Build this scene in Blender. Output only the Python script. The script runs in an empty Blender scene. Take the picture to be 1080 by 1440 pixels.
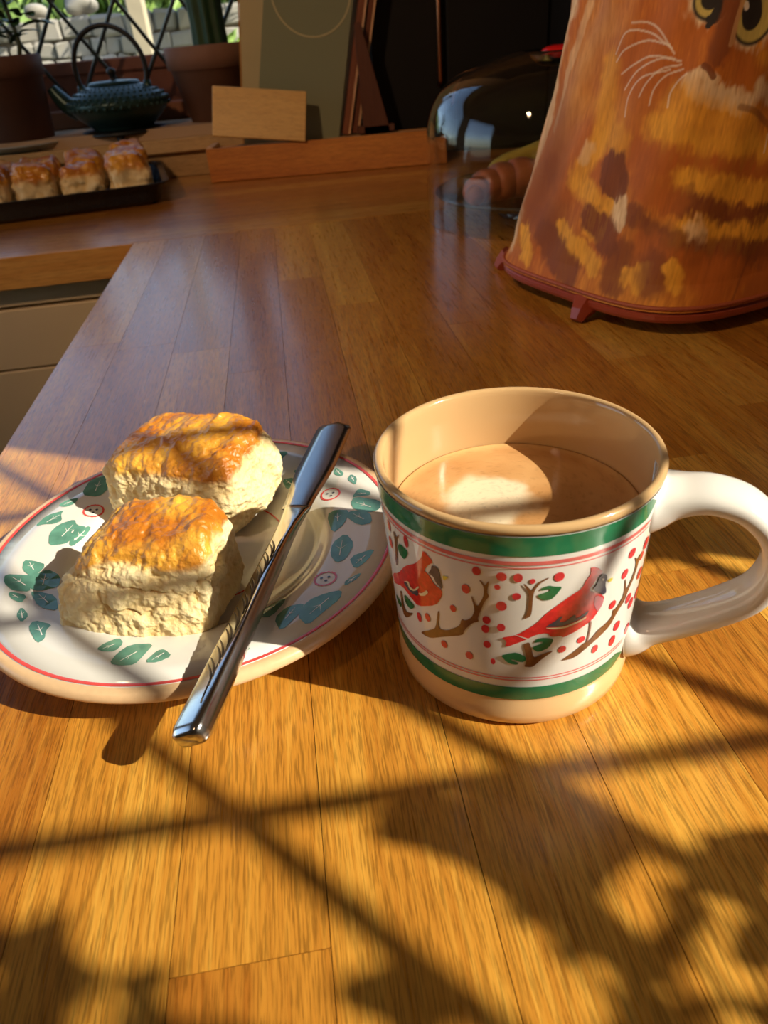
import bpy, bmesh, math, random
import numpy as np
from mathutils import Vector, Matrix
from mathutils.geometry import delaunay_2d_cdt

# ------------------------------------------------------------------ camera, sky, sun, exposure
SC = bpy.context.scene
COL = SC.collection
random.seed(4)
RNG = np.random.default_rng(4)
R = math.radians
PI = math.pi

cam_data = bpy.data.cameras.new('camera')
cam_data.sensor_fit = 'VERTICAL'
cam_data.sensor_height = 36.0
cam_data.lens = 1006.62 / 1440 * 36.0
cam_data.clip_start = 0.01
cam_data.dof.use_dof = True
cam_data.dof.focus_distance = 0.31
cam_data.dof.aperture_fstop = 18.0
camera = bpy.data.objects.new('camera', cam_data)
COL.objects.link(camera)
camera.matrix_world = Matrix(((0.98674, 0.14185, -0.07885, 0.0), (-0.14404, 0.54159, -0.82821, 0.0),
                              (-0.07478, 0.82859, 0.55484, 0.21621), (0, 0, 0, 1)))
SC.camera = camera

SUN_AZ, SUN_EL = R(29.5), R(35.0)
SUN = Vector((math.cos(SUN_EL) * math.cos(SUN_AZ), -math.cos(SUN_EL) * math.sin(SUN_AZ), math.sin(SUN_EL)))
sun_data = bpy.data.lights.new('sun', 'SUN')
sun_data.energy = 7.6
sun_data.color = (1.0, 0.90, 0.74)
sun_data.angle = R(0.53)
sun = bpy.data.objects.new('sun', sun_data)
COL.objects.link(sun)
sun.rotation_euler = SUN.to_track_quat('Z', 'Y').to_euler()
sun.location = (4, -2, 4)

world = bpy.data.worlds.new('sky')
SC.world = world
world.use_nodes = True
wn = world.node_tree
sky = wn.nodes.new('ShaderNodeTexSky')
sky.sky_type = 'NISHITA'
sky.sun_disc = False
sky.sun_elevation = SUN_EL
sky.sun_rotation = PI / 2 + SUN_AZ
wn.links.new(sky.outputs[0], wn.nodes['Background'].inputs[0])
wn.nodes['Background'].inputs[1].default_value = 0.36

SC.view_settings.view_transform = 'Standard'
SC.view_settings.look = 'None'
SC.view_settings.exposure = 0.0
SC.view_settings.gamma = 1.0
SC.view_settings.use_curve_mapping = False


# ------------------------------------------------------------------ helpers
def link(o, parent=None):
    COL.objects.link(o)
    if parent is not None:
        o.parent = parent
    return o


def mesh_obj(name, verts, faces, mat, parent=None, smooth=False, loc=None, rot=None, mats=None, fmat=None):
    me = bpy.data.meshes.new(name)
    me.from_pydata([tuple(map(float, v)) for v in verts], [], [tuple(map(int, f)) for f in faces])
    me.update()
    for m in (mats or [mat]):
        me.materials.append(m)
    if fmat is not None:
        me.polygons.foreach_set('material_index', np.asarray(fmat, dtype=np.int32))
    if smooth:
        me.polygons.foreach_set('use_smooth', np.ones(len(me.polygons), dtype=bool))
    o = bpy.data.objects.new(name, me)
    if loc is not None:
        o.location = loc
    if rot is not None:
        o.rotation_euler = rot
    return link(o, parent)


def bm_obj(name, bm, mat, parent=None, smooth=False, loc=None, rot=None):
    me = bpy.data.meshes.new(name)
    bmesh.ops.recalc_face_normals(bm, faces=bm.faces[:])
    bm.to_mesh(me)
    bm.free()
    me.materials.append(mat)
    if smooth:
        me.polygons.foreach_set('use_smooth', np.ones(len(me.polygons), dtype=bool))
    o = bpy.data.objects.new(name, me)
    if loc is not None:
        o.location = loc
    if rot is not None:
        o.rotation_euler = rot
    return link(o, parent)


def tag(o, label=None, cat=None, group=None, kind=None):
    if label:
        o['label'] = label
    if cat:
        o['category'] = cat
    if group:
        o['group'] = group
    if kind:
        o['kind'] = kind
    return o


def thing(name, label, cat, loc=(0, 0, 0), rot=(0, 0, 0), group=None):
    o = bpy.data.objects.new(name, None)
    o.empty_display_size = 0.02
    o.location = loc
    o.rotation_euler = rot
    link(o)
    return tag(o, label, cat, group)


def box_bm(x0, x1, y0, y1, z0, z1, bevel=0.0, seg=1):
    bm = bmesh.new()
    vs = [bm.verts.new(p) for p in ((x0, y0, z0), (x1, y0, z0), (x1, y1, z0), (x0, y1, z0),
                                    (x0, y0, z1), (x1, y0, z1), (x1, y1, z1), (x0, y1, z1))]
    for f in ((3, 2, 1, 0), (4, 5, 6, 7), (0, 1, 5, 4), (1, 2, 6, 5), (2, 3, 7, 6), (3, 0, 4, 7)):
        bm.faces.new([vs[i] for i in f])
    if bevel > 0:
        bmesh.ops.bevel(bm, geom=bm.edges[:], offset=bevel, segments=seg, affect='EDGES', profile=0.5)
    return bm


def box(name, x0, x1, y0, y1, z0, z1, mat, parent=None, bevel=0.0, seg=1, loc=None, rot=None):
    return bm_obj(name, box_bm(x0, x1, y0, y1, z0, z1, bevel, seg), mat, parent, False, loc, rot)


def lathe_data(profile, n=96, closed=False):
    verts, faces = [], []
    m = len(profile)
    for r, z in profile:
        for k in range(n):
            a = 2 * PI * k / n
            verts.append((r * math.cos(a), r * math.sin(a), z))
    for i in range(m if closed else m - 1):
        j = (i + 1) % m
        for k in range(n):
            k2 = (k + 1) % n
            faces.append((i * n + k, i * n + k2, j * n + k2, j * n + k))
    return verts, faces


def lathe(name, profile, mat, parent=None, n=96, closed=False, loc=None, rot=None, smooth=True, mats=None, pick=None):
    v, f = lathe_data(profile, n, closed)
    fm = None
    if pick:
        fm = [pick[min(i // n, len(pick) - 1)] for i in range(len(f))]
    o = mesh_obj(name, v, f, mat, parent, smooth, loc, rot, mats, fm)
    return o


def fix_normals(o):
    bm = bmesh.new()
    bm.from_mesh(o.data)
    bmesh.ops.recalc_face_normals(bm, faces=bm.faces[:])
    bm.to_mesh(o.data)
    bm.free()
    return o


def rounded(profile, cuts=4):
    """Catmull-Rom resampling of a lathe profile."""
    P = [np.array(p, float) for p in profile]
    P = [2 * P[0] - P[1]] + P + [2 * P[-1] - P[-2]]
    out = []
    for i in range(1, len(P) - 2):
        for k in range(cuts):
            t = k / cuts
            a, b, c, d = P[i - 1], P[i], P[i + 1], P[i + 2]
            out.append(tuple(0.5 * (2 * b + (c - a) * t + (2 * a - 5 * b + 4 * c - d) * t * t + (3 * b - a - 3 * c + d) * t ** 3)))
    out.append(tuple(P[-2]))
    return [(max(r, 0.0), z) for r, z in out]


def tube_data(path, radii, n=10, cap=True, squash=None, up=None):
    """Tube along a 3-D path; radii one number or one per point; squash = (a, b) half axes factors."""
    P = [Vector(p) for p in path]
    m = len(P)
    if not hasattr(radii, '__len__'):
        radii = [radii] * m
    verts, faces = [], []
    ref = Vector(up) if up else Vector((0, 0, 1))
    prev = None
    for i in range(m):
        t = (P[min(i + 1, m - 1)] - P[max(i - 1, 0)]).normalized()
        if prev is None or up:
            s = t.cross(ref)
            if s.length < 1e-4:
                s = t.cross(Vector((1, 0, 0)))
            s.normalize()
        else:
            s = (prev - t * prev.dot(t)).normalized()
        prev = s
        b = t.cross(s).normalized()
        sx, sy = squash if squash else (1, 1)
        for k in range(n):
            a = 2 * PI * k / n
            verts.append(P[i] + s * (radii[i] * sx * math.cos(a)) + b * (radii[i] * sy * math.sin(a)))
    for i in range(m - 1):
        for k in range(n):
            k2 = (k + 1) % n
            faces.append((i * n + k, i * n + k2, (i + 1) * n + k2, (i + 1) * n + k))
    if cap:
        faces.append(tuple(range(n - 1, -1, -1)))
        faces.append(tuple((m - 1) * n + k for k in range(n)))
    return verts, faces


def tube(name, path, radii, mat, parent=None, n=10, loc=None, rot=None, squash=None, up=None):
    v, f = tube_data(path, radii, n, True, squash, up)
    return fix_normals(mesh_obj(name, v, f, mat, parent, True, loc, rot))


def merge(datas):
    V, F = [], []
    for v, f in datas:
        b = len(V)
        V += [tuple(x) for x in v]
        F += [tuple(i + b for i in q) for q in f]
    return V, F


def spline(pts, cuts=6):
    P = [Vector(p) for p in pts]
    P = [P[0] * 2 - P[1]] + P + [P[-1] * 2 - P[-2]]
    out = []
    for i in range(1, len(P) - 2):
        for k in range(cuts):
            t = k / cuts
            a, b, c, d = P[i - 1], P[i], P[i + 1], P[i + 2]
            out.append(0.5 * (2 * b + (c - a) * t + (2 * a - 5 * b + 4 * c - d) * t * t + (3 * b - a - 3 * c + d) * t ** 3))
    out.append(P[-2])
    return out


def vnoise(P, freq, seed=0):
    """Vectorised 3-D value noise in [-1, 1]."""
    P = np.asarray(P, float) * freq
    i = np.floor(P).astype(np.int64)
    f = P - i
    f = f * f * f * (f * (f * 6 - 15) + 10)

    def h(a, b, c):
        x = (a * 374761393 + b * 668265263 + c * 1440662683 + seed * 974634777) & 0xffffffff
        x = ((x ^ (x >> 13)) * 1274126177) & 0xffffffff
        x = ((x ^ (x >> 16)) * 2246822519) & 0xffffffff
        return ((x ^ (x >> 15)) & 0xffff) / 32767.5 - 1.0
    r = 0
    for dx in (0, 1):
        for dy in (0, 1):
            for dz in (0, 1):
                w = (f[:, 0] if dx else 1 - f[:, 0]) * (f[:, 1] if dy else 1 - f[:, 1]) * (f[:, 2] if dz else 1 - f[:, 2])
                r = r + w * h(i[:, 0] + dx, i[:, 1] + dy, i[:, 2] + dz)
    return r


def fbm(P, freq, oct=4, seed=0, gain=0.5):
    s, a, t = 0, 1.0, 0
    for o in range(oct):
        s = s + a * vnoise(P, freq * 2 ** o, seed + o * 17)
        t += a
        a *= gain
    return s / t


def sstep(a, b, x):
    t = np.clip((x - a) / (b - a), 0, 1)
    return t * t * (3 - 2 * t)


def set_colors(o, rgba, name='Col'):
    at = o.data.color_attributes.new(name, 'FLOAT_COLOR', 'POINT')
    at.data.foreach_set('color', np.asarray(rgba, dtype=np.float32).ravel())


# ------------------------------------------------------------------ materials
def nmat(name):
    m = bpy.data.materials.new(name)
    m.use_nodes = True
    return m, m.node_tree, m.node_tree.nodes['Principled BSDF']


def plain(name, col, rough=0.5, metal=0.0, spec=0.5, var=0.0, scale=40.0, bump=0.0, coat=0.0, emit=None):
    m, t, b = nmat(name)
    b.inputs['Base Color'].default_value = (*col, 1)
    b.inputs['Roughness'].default_value = rough
    b.inputs['Metallic'].default_value = metal
    b.inputs['Specular IOR Level'].default_value = spec
    b.inputs['Coat Weight'].default_value = coat
    b.inputs['Coat Roughness'].default_value = 0.06
    if var > 0 or bump > 0:
        tc = t.nodes.new('ShaderNodeTexCoord')
        n = t.nodes.new('ShaderNodeTexNoise')
        n.inputs['Scale'].default_value = scale
        n.inputs['Detail'].default_value = 5
        t.links.new(tc.outputs['Object'], n.inputs['Vector'])
        if var > 0:
            mx = t.nodes.new('ShaderNodeMixRGB')
            mx.inputs[1].default_value = (*[c * (1 - var) for c in col], 1)
            mx.inputs[2].default_value = (*[min(1, c * (1 + var)) for c in col], 1)
            t.links.new(n.outputs['Fac'], mx.inputs[0])
            t.links.new(mx.outputs[0], b.inputs['Base Color'])
        if bump > 0:
            bp = t.nodes.new('ShaderNodeBump')
            bp.inputs['Strength'].default_value = bump
            bp.inputs['Distance'].default_value = 0.002
            t.links.new(n.outputs['Fac'], bp.inputs['Height'])
            t.links.new(bp.outputs[0], b.inputs['Normal'])
    return m


def wood(name, axis, dark, mid, light, rough=0.34, stretch=1.0, pores=0.6, coat=0.0, spread=0.5, coarse=1.0):
    """Procedural timber; grain runs along `axis` of the object."""
    m, t, b = nmat(name)
    L, N = t.links, t.nodes
    tc = N.new('ShaderNodeTexCoord')
    oi = N.new('ShaderNodeObjectInfo')
    mul = N.new('ShaderNodeMath'); mul.operation = 'MULTIPLY'; mul.inputs[1].default_value = 37.0
    L.new(oi.outputs['Random'], mul.inputs[0])
    off = N.new('ShaderNodeVectorMath'); off.operation = 'ADD'
    L.new(tc.outputs['Object'], off.inputs[0])
    L.new(mul.outputs[0], off.inputs[1])

    def noise(along, across, detail, dist=0.0):
        mp = N.new('ShaderNodeMapping')
        s = [across * coarse] * 3
        s[axis] = along * stretch
        mp.inputs['Scale'].default_value = s
        n = N.new('ShaderNodeTexNoise')
        n.inputs['Scale'].default_value = 1.0
        n.inputs['Detail'].default_value = detail
        n.inputs['Distortion'].default_value = dist
        L.new(off.outputs[0], mp.inputs['Vector'])
        L.new(mp.outputs[0], n.inputs['Vector'])
        return n
    big = noise(2.5, 46.0, 3.0, 0.6)
    streak = noise(20.0, 430.0, 4.0, 0.3)
    pore = noise(85.0, 1500.0, 2.0, 0.2)
    add = N.new('ShaderNodeMath'); add.operation = 'MULTIPLY_ADD'
    add.inputs[1].default_value = 0.55
    L.new(big.outputs['Fac'], add.inputs[0])
    s2 = N.new('ShaderNodeMath'); s2.operation = 'MULTIPLY_ADD'; s2.inputs[1].default_value = 0.55
    L.new(streak.outputs['Fac'], s2.inputs[0])
    rs = N.new('ShaderNodeMath'); rs.operation = 'MULTIPLY_ADD'; rs.inputs[1].default_value = spread; rs.inputs[2].default_value = -0.05 - spread / 2
    L.new(oi.outputs['Random'], rs.inputs[0])
    L.new(rs.outputs[0], s2.inputs[2])
    L.new(s2.outputs[0], add.inputs[2])
    ramp = N.new('ShaderNodeValToRGB')
    e = ramp.color_ramp.elements
    e[0].position, e[0].color = 0.22, (*dark, 1)
    e[1].position, e[1].color = 0.78, (*light, 1)
    k = e.new(0.5); k.color = (*mid, 1)
    L.new(add.outputs[0], ramp.inputs[0])
    pr = N.new('ShaderNodeMapRange')
    pr.inputs['From Min'].default_value = 0.36
    pr.inputs['From Max'].default_value = 0.54
    pr.inputs['To Min'].default_value = 1.0 - pores
    pr.inputs['To Max'].default_value = 1.0
    L.new(pore.outputs['Fac'], pr.inputs['Value'])
    mx = N.new('ShaderNodeMixRGB'); mx.blend_type = 'MULTIPLY'; mx.inputs[0].default_value = 1.0
    L.new(ramp.outputs[0], mx.inputs[1])
    L.new(pr.outputs[0], mx.inputs[2])
    L.new(mx.outputs[0], b.inputs['Base Color'])
    rr = N.new('ShaderNodeMapRange')
    rr.inputs['To Min'].default_value = rough - 0.05
    rr.inputs['To Max'].default_value = rough + 0.09
    L.new(streak.outputs['Fac'], rr.inputs['Value'])
    L.new(rr.outputs[0], b.inputs['Roughness'])
    bp = N.new('ShaderNodeBump')
    bp.inputs['Strength'].default_value = 0.16
    bp.inputs['Distance'].default_value = 0.0006
    L.new(pore.outputs['Fac'], bp.inputs['Height'])
    L.new(bp.outputs[0], b.inputs['Normal'])
    b.inputs['Coat Weight'].default_value = coat
    b.inputs['Coat Roughness'].default_value = 0.16
    return m


def vcol(name, rough=0.5, spec=0.5, use_alpha_rough=False, bump=0.0, bscale=300.0, sss=0.0, coat=0.0):
    m, t, b = nmat(name)
    a = t.nodes.new('ShaderNodeVertexColor')
    a.layer_name = 'Col'
    t.links.new(a.outputs['Color'], b.inputs['Base Color'])
    b.inputs['Roughness'].default_value = rough
    b.inputs['Specular IOR Level'].default_value = spec
    b.inputs['Coat Weight'].default_value = coat
    if use_alpha_rough:
        mr = t.nodes.new('ShaderNodeMapRange')
        mr.inputs['To Min'].default_value = 0.8
        mr.inputs['To Max'].default_value = 0.27
        t.links.new(a.outputs['Alpha'], mr.inputs['Value'])
        t.links.new(mr.outputs[0], b.inputs['Roughness'])
    if sss > 0:
        b.inputs['Subsurface Weight'].default_value = sss
        b.inputs['Subsurface Radius'].default_value = (1.0, 0.6, 0.25)
        b.inputs['Subsurface Scale'].default_value = 0.003
    if bump > 0:
        tc = t.nodes.new('ShaderNodeTexCoord')
        n = t.nodes.new('ShaderNodeTexNoise')
        n.inputs['Scale'].default_value = bscale
        n.inputs['Detail'].default_value = 6
        t.links.new(tc.outputs['Object'], n.inputs['Vector'])
        bp = t.nodes.new('ShaderNodeBump')
        bp.inputs['Strength'].default_value = bump
        bp.inputs['Distance'].default_value = 0.0015
        t.links.new(n.outputs['Fac'], bp.inputs['Height'])
        t.links.new(bp.outputs[0], b.inputs['Normal'])
    return m


def glass(name, col=(1, 1, 1), rough=0.0, ior=1.45):
    m, t, b = nmat(name)
    b.inputs['Base Color'].default_value = (*col, 1)
    b.inputs['Roughness'].default_value = rough
    b.inputs['Transmission Weight'].default_value = 1.0
    b.inputs['IOR'].default_value = ior
    return m


def pane_mat(name, tint=(0.96, 0.98, 0.97)):
    """Thin window glass: lets light straight through, mirrors at grazing angles."""
    m = bpy.data.materials.new(name)
    m.use_nodes = True
    t = m.node_tree
    t.nodes.remove(t.nodes['Principled BSDF'])
    out = t.nodes['Material Output']
    tr = t.nodes.new('ShaderNodeBsdfTransparent')
    tr.inputs[0].default_value = (*tint, 1)
    gl = t.nodes.new('ShaderNodeBsdfGlossy')
    gl.inputs['Roughness'].default_value = 0.02
    lw = t.nodes.new('ShaderNodeLayerWeight')
    pw = t.nodes.new('ShaderNodeMath'); pw.operation = 'POWER'; pw.inputs[1].default_value = 4.5
    t.links.new(lw.outputs['Facing'], pw.inputs[0])
    fr = t.nodes.new('ShaderNodeMath'); fr.operation = 'MULTIPLY_ADD'; fr.inputs[1].default_value = 0.9; fr.inputs[2].default_value = 0.05
    t.links.new(pw.outputs[0], fr.inputs[0])
    mx = t.nodes.new('ShaderNodeMixShader')
    t.links.new(fr.outputs[0], mx.inputs[0])
    t.links.new(tr.outputs[0], mx.inputs[1])
    t.links.new(gl.outputs[0], mx.inputs[2])
    t.links.new(mx.outputs[0], out.inputs['Surface'])
    return m


M = {}
M['stave_y'] = wood('worktop_oak', 1, (0.40, 0.136, 0.015), (0.59, 0.252, 0.030), (0.82, 0.455, 0.072), rough=0.27, pores=0.42, spread=0.34, coat=0.42)
M['stave_x'] = wood('worktop_oak_cross', 0, (0.30, 0.095, 0.014), (0.50, 0.205, 0.030), (0.72, 0.38, 0.07), rough=0.27, pores=0.42, spread=0.35, coat=0.42)
M['edging'] = wood('worktop_edging', 0, (0.34, 0.12, 0.02), (0.54, 0.24, 0.05), (0.66, 0.35, 0.09), rough=0.4, pores=0.2, stretch=0.6, coarse=0.5)
M['box_wood'] = wood('box_pine', 0, (0.46, 0.15, 0.03), (0.64, 0.245, 0.042), (0.76, 0.33, 0.07), rough=0.45, pores=0.2, coarse=0.6)
M['plaque_wood'] = wood('plaque_beech', 0, (0.48, 0.25, 0.06), (0.60, 0.33, 0.085), (0.68, 0.41, 0.12), rough=0.45, pores=0.15, coarse=0.4)
M['slat_wood'] = wood('slat_beech', 0, (0.60, 0.33, 0.16), (0.70, 0.42, 0.22), (0.78, 0.50, 0.28), rough=0.5, pores=0.1)
M['sill_wood'] = wood('sill_oak', 0, (0.36, 0.20, 0.07), (0.48, 0.29, 0.11), (0.60, 0.38, 0.16), rough=0.42, pores=0.2, coarse=0.5)
M['red_wood'] = wood('red_brown_wood', 2, (0.13, 0.037, 0.014), (0.20, 0.060, 0.024), (0.27, 0.09, 0.04), rough=0.5, pores=0.2)
M['dark_wood'] = wood('dark_red_wood', 2, (0.06, 0.018, 0.008), (0.09, 0.027, 0.012), (0.12, 0.04, 0.018), rough=0.6, pores=0.2)
M['frame_wood'] = wood('window_frame_wood', 2, (0.14, 0.05, 0.02), (0.20, 0.075, 0.03), (0.27, 0.10, 0.04), rough=0.45, pores=0.2)
M['wall'] = plain('wall_plaster', (0.46, 0.31, 0.18), 0.9, var=0.06, scale=12, bump=0.1)
M['ceiling'] = plain('ceiling_plaster', (0.62, 0.48, 0.33), 0.9, var=0.03, scale=8)
M['floor'] = plain('floor_tile', (0.20, 0.11, 0.06), 0.5, var=0.15, scale=6)
M['cream_cab'] = plain('cream_cabinet_paint', (0.66, 0.53, 0.33), 0.45, var=0.04, scale=5)
M['black_panel'] = plain('black_panel_paint', (0.010, 0.009, 0.008), 0.55, spec=0.25, var=0.2, scale=9)
M['copper'] = plain('copper_glint', (0.55, 0.24, 0.12), 0.3, metal=1.0)
M['lead'] = plain('lead_came', (0.10, 0.11, 0.10), 0.45, metal=0.6)
M['pane'] = pane_mat('window_glass')
M['glaze'] = plain('white_glaze', (0.79, 0.76, 0.70), 0.07, spec=0.55, var=0.03, scale=30)
M['plate_glaze'] = plain('plate_glaze', (0.735, 0.71, 0.655), 0.08, spec=0.55, var=0.04, scale=35)
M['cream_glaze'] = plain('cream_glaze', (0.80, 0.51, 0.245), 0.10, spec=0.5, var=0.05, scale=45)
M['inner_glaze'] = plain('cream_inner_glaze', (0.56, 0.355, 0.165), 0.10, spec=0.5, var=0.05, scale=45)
M['rim_clay'] = plain('bare_rim_clay', (0.74, 0.49, 0.27), 0.28, var=0.12, scale=350)
M['green_paint'] = plain('green_glaze_paint', (0.022, 0.20, 0.085), 0.09, var=0.35, scale=120)
M['leaf_paint'] = plain('leaf_green_paint', (0.03, 0.17, 0.06), 0.09, var=0.5, scale=260)
M['plate_leaf_paint'] = plain('plate_leaf_paint', (0.12, 0.30, 0.225), 0.09, var=0.6, scale=130)
M['red_line'] = plain('red_line_paint', (0.70, 0.085, 0.075), 0.09, var=0.2, scale=150)
M['pale_red_line'] = plain('pale_red_line_paint', (0.76, 0.17, 0.15), 0.09, var=0.3, scale=90)
M['bird_red'] = plain('bird_red_paint', (0.72, 0.035, 0.030), 0.09, var=0.45, scale=520)
M['berry_red'] = plain('berry_red_paint', (0.68, 0.045, 0.05), 0.09, var=0.5, scale=330)
M['throat'] = plain('throat_paint', (0.58, 0.22, 0.24), 0.09, var=0.3, scale=400)
M['slate'] = plain('slate_paint', (0.075, 0.07, 0.095), 0.09, var=0.6, scale=500)
M['white_paint'] = plain('white_paint', (0.86, 0.83, 0.78), 0.09)
M['cream_paint'] = plain('cream_line_paint', (0.85, 0.72, 0.45), 0.09)
M['beak'] = plain('beak_paint', (0.80, 0.68, 0.10), 0.09)
M['twig'] = plain('twig_paint', (0.21, 0.085, 0.030), 0.09, var=0.55, scale=420)
M['leg_paint'] = plain('leg_paint', (0.33, 0.17, 0.13), 0.09)
M['steel'] = plain('knife_steel', (0.60, 0.585, 0.57), 0.19, metal=1.0, var=0.08, scale=200)
M['blade'] = plain('blade_steel', (0.50, 0.50, 0.50), 0.22, metal=1.0, var=0.06, scale=120)
M['engraved'] = plain('engraved_dark', (0.10, 0.075, 0.05), 0.35, metal=0.8)
M['iron'] = plain('teal_iron', (0.022, 0.060, 0.058), 0.34, metal=0.35, var=0.3, scale=90)
M['black_iron'] = plain('black_iron', (0.02, 0.021, 0.02), 0.45, metal=0.4)
M['terracotta'] = plain('dark_terracotta', (0.135, 0.060, 0.038), 0.75, var=0.2, scale=30, bump=0.2)
M['terracotta_light'] = plain('brown_terracotta', (0.20, 0.095, 0.055), 0.75, var=0.2, scale=30, bump=0.2)
M['trough'] = plain('trough_clay', (0.26, 0.085, 0.045), 0.7, var=0.25, scale=14)
M['soil'] = plain('soil', (0.03, 0.02, 0.012), 0.95, bump=0.6, scale=120)
M['leaf'] = plain('leaf_green', (0.060, 0.145, 0.030), 0.45, var=0.4, scale=25)
M['bright_leaf'] = plain('sunlit_leaf', (0.22, 0.34, 0.08), 0.5, var=0.5, scale=12)
M['dark_leaf'] = plain('dark_leaf', (0.014, 0.050, 0.014), 0.55, var=0.4, scale=60, bump=0.3)
M['stem'] = plain('stem', (0.06, 0.075, 0.03), 0.6)
M['stone'] = plain('pale_stone', (0.33, 0.31, 0.27), 0.9, var=0.35, scale=9, bump=0.4)
M['mortar'] = plain('mortar', (0.33, 0.28, 0.21), 0.95, var=0.2, scale=20)
M['post'] = plain('weathered_post', (0.44, 0.38, 0.26), 0.85, var=0.3, scale=10)
M['grass'] = plain('ground_grass', (0.12, 0.15, 0.05), 0.9, var=0.4, scale=7)
M['tray'] = plain('black_tray_enamel', (0.012, 0.014, 0.017), 0.22, var=0.1, scale=60)
M['saucer'] = plain('grey_saucer', (0.40, 0.42, 0.38), 0.35)
M['scone'] = vcol('scone_crumb', use_alpha_rough=True, bump=0.55, bscale=480, sss=0.12)
M['scone_far'] = vcol('scone_batch', use_alpha_rough=True, bump=0.3, bscale=200)
M['coffee'] = vcol('coffee', rough=0.22, spec=0.5, bump=0.05, bscale=900)
M['cat_cloth'] = vcol('cat_print_cloth', rough=0.62, spec=0.25, bump=0.06, bscale=900)
M['hem'] = plain('rust_hem', (0.40, 0.085, 0.025), 0.6, var=0.2, scale=80)
M['stand_red'] = plain('red_brown_enamel', (0.34, 0.055, 0.022), 0.35, var=0.15, scale=40)
M['dome_glass'] = glass('dome_glass', (0.97, 0.985, 0.975))
M['dish_glass'] = glass('dish_glass', (0.90, 0.95, 0.92), 0.03)
M['board_glass'] = plain('smoked_green_glass', (0.235, 0.25, 0.155), 0.16, spec=0.5, coat=0.25)
M['board_print'] = plain('gilt_print', (0.50, 0.44, 0.24), 0.3)
M['pale_board'] = plain('pale_board', (0.50, 0.40, 0.20), 0.5, var=0.1, scale=20)
M['red_knob'] = plain('red_knob', (0.62, 0.012, 0.012), 0.2)
M['croissant'] = plain('croissant_crust', (0.42, 0.13, 0.045), 0.42, var=0.4, scale=70, bump=0.3)
M['banana'] = plain('banana_peel', (0.58, 0.45, 0.07), 0.5, var=0.3, scale=50)
M['banana_tip'] = plain('banana_tip', (0.12, 0.085, 0.03), 0.7)
M['white_stone'] = plain('white_pebble', (0.72, 0.74, 0.76), 0.5)
M['dark_gap'] = plain('worktop_core', (0.05, 0.022, 0.008), 0.8)
M['fill_bulb'] = plain('fill_bulb_glow', (1, 0.8, 0.6), 0.4)
M['fill_bulb'].node_tree.nodes['Principled BSDF'].inputs['Emission Color'].default_value = (1.0, 0.6, 0.32, 1)
M['fill_bulb'].node_tree.nodes['Principled BSDF'].inputs['Emission Strength'].default_value = 6.0
M['enamel_white'] = plain('fill_lamp_white', (0.8, 0.8, 0.78), 0.3)


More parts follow.
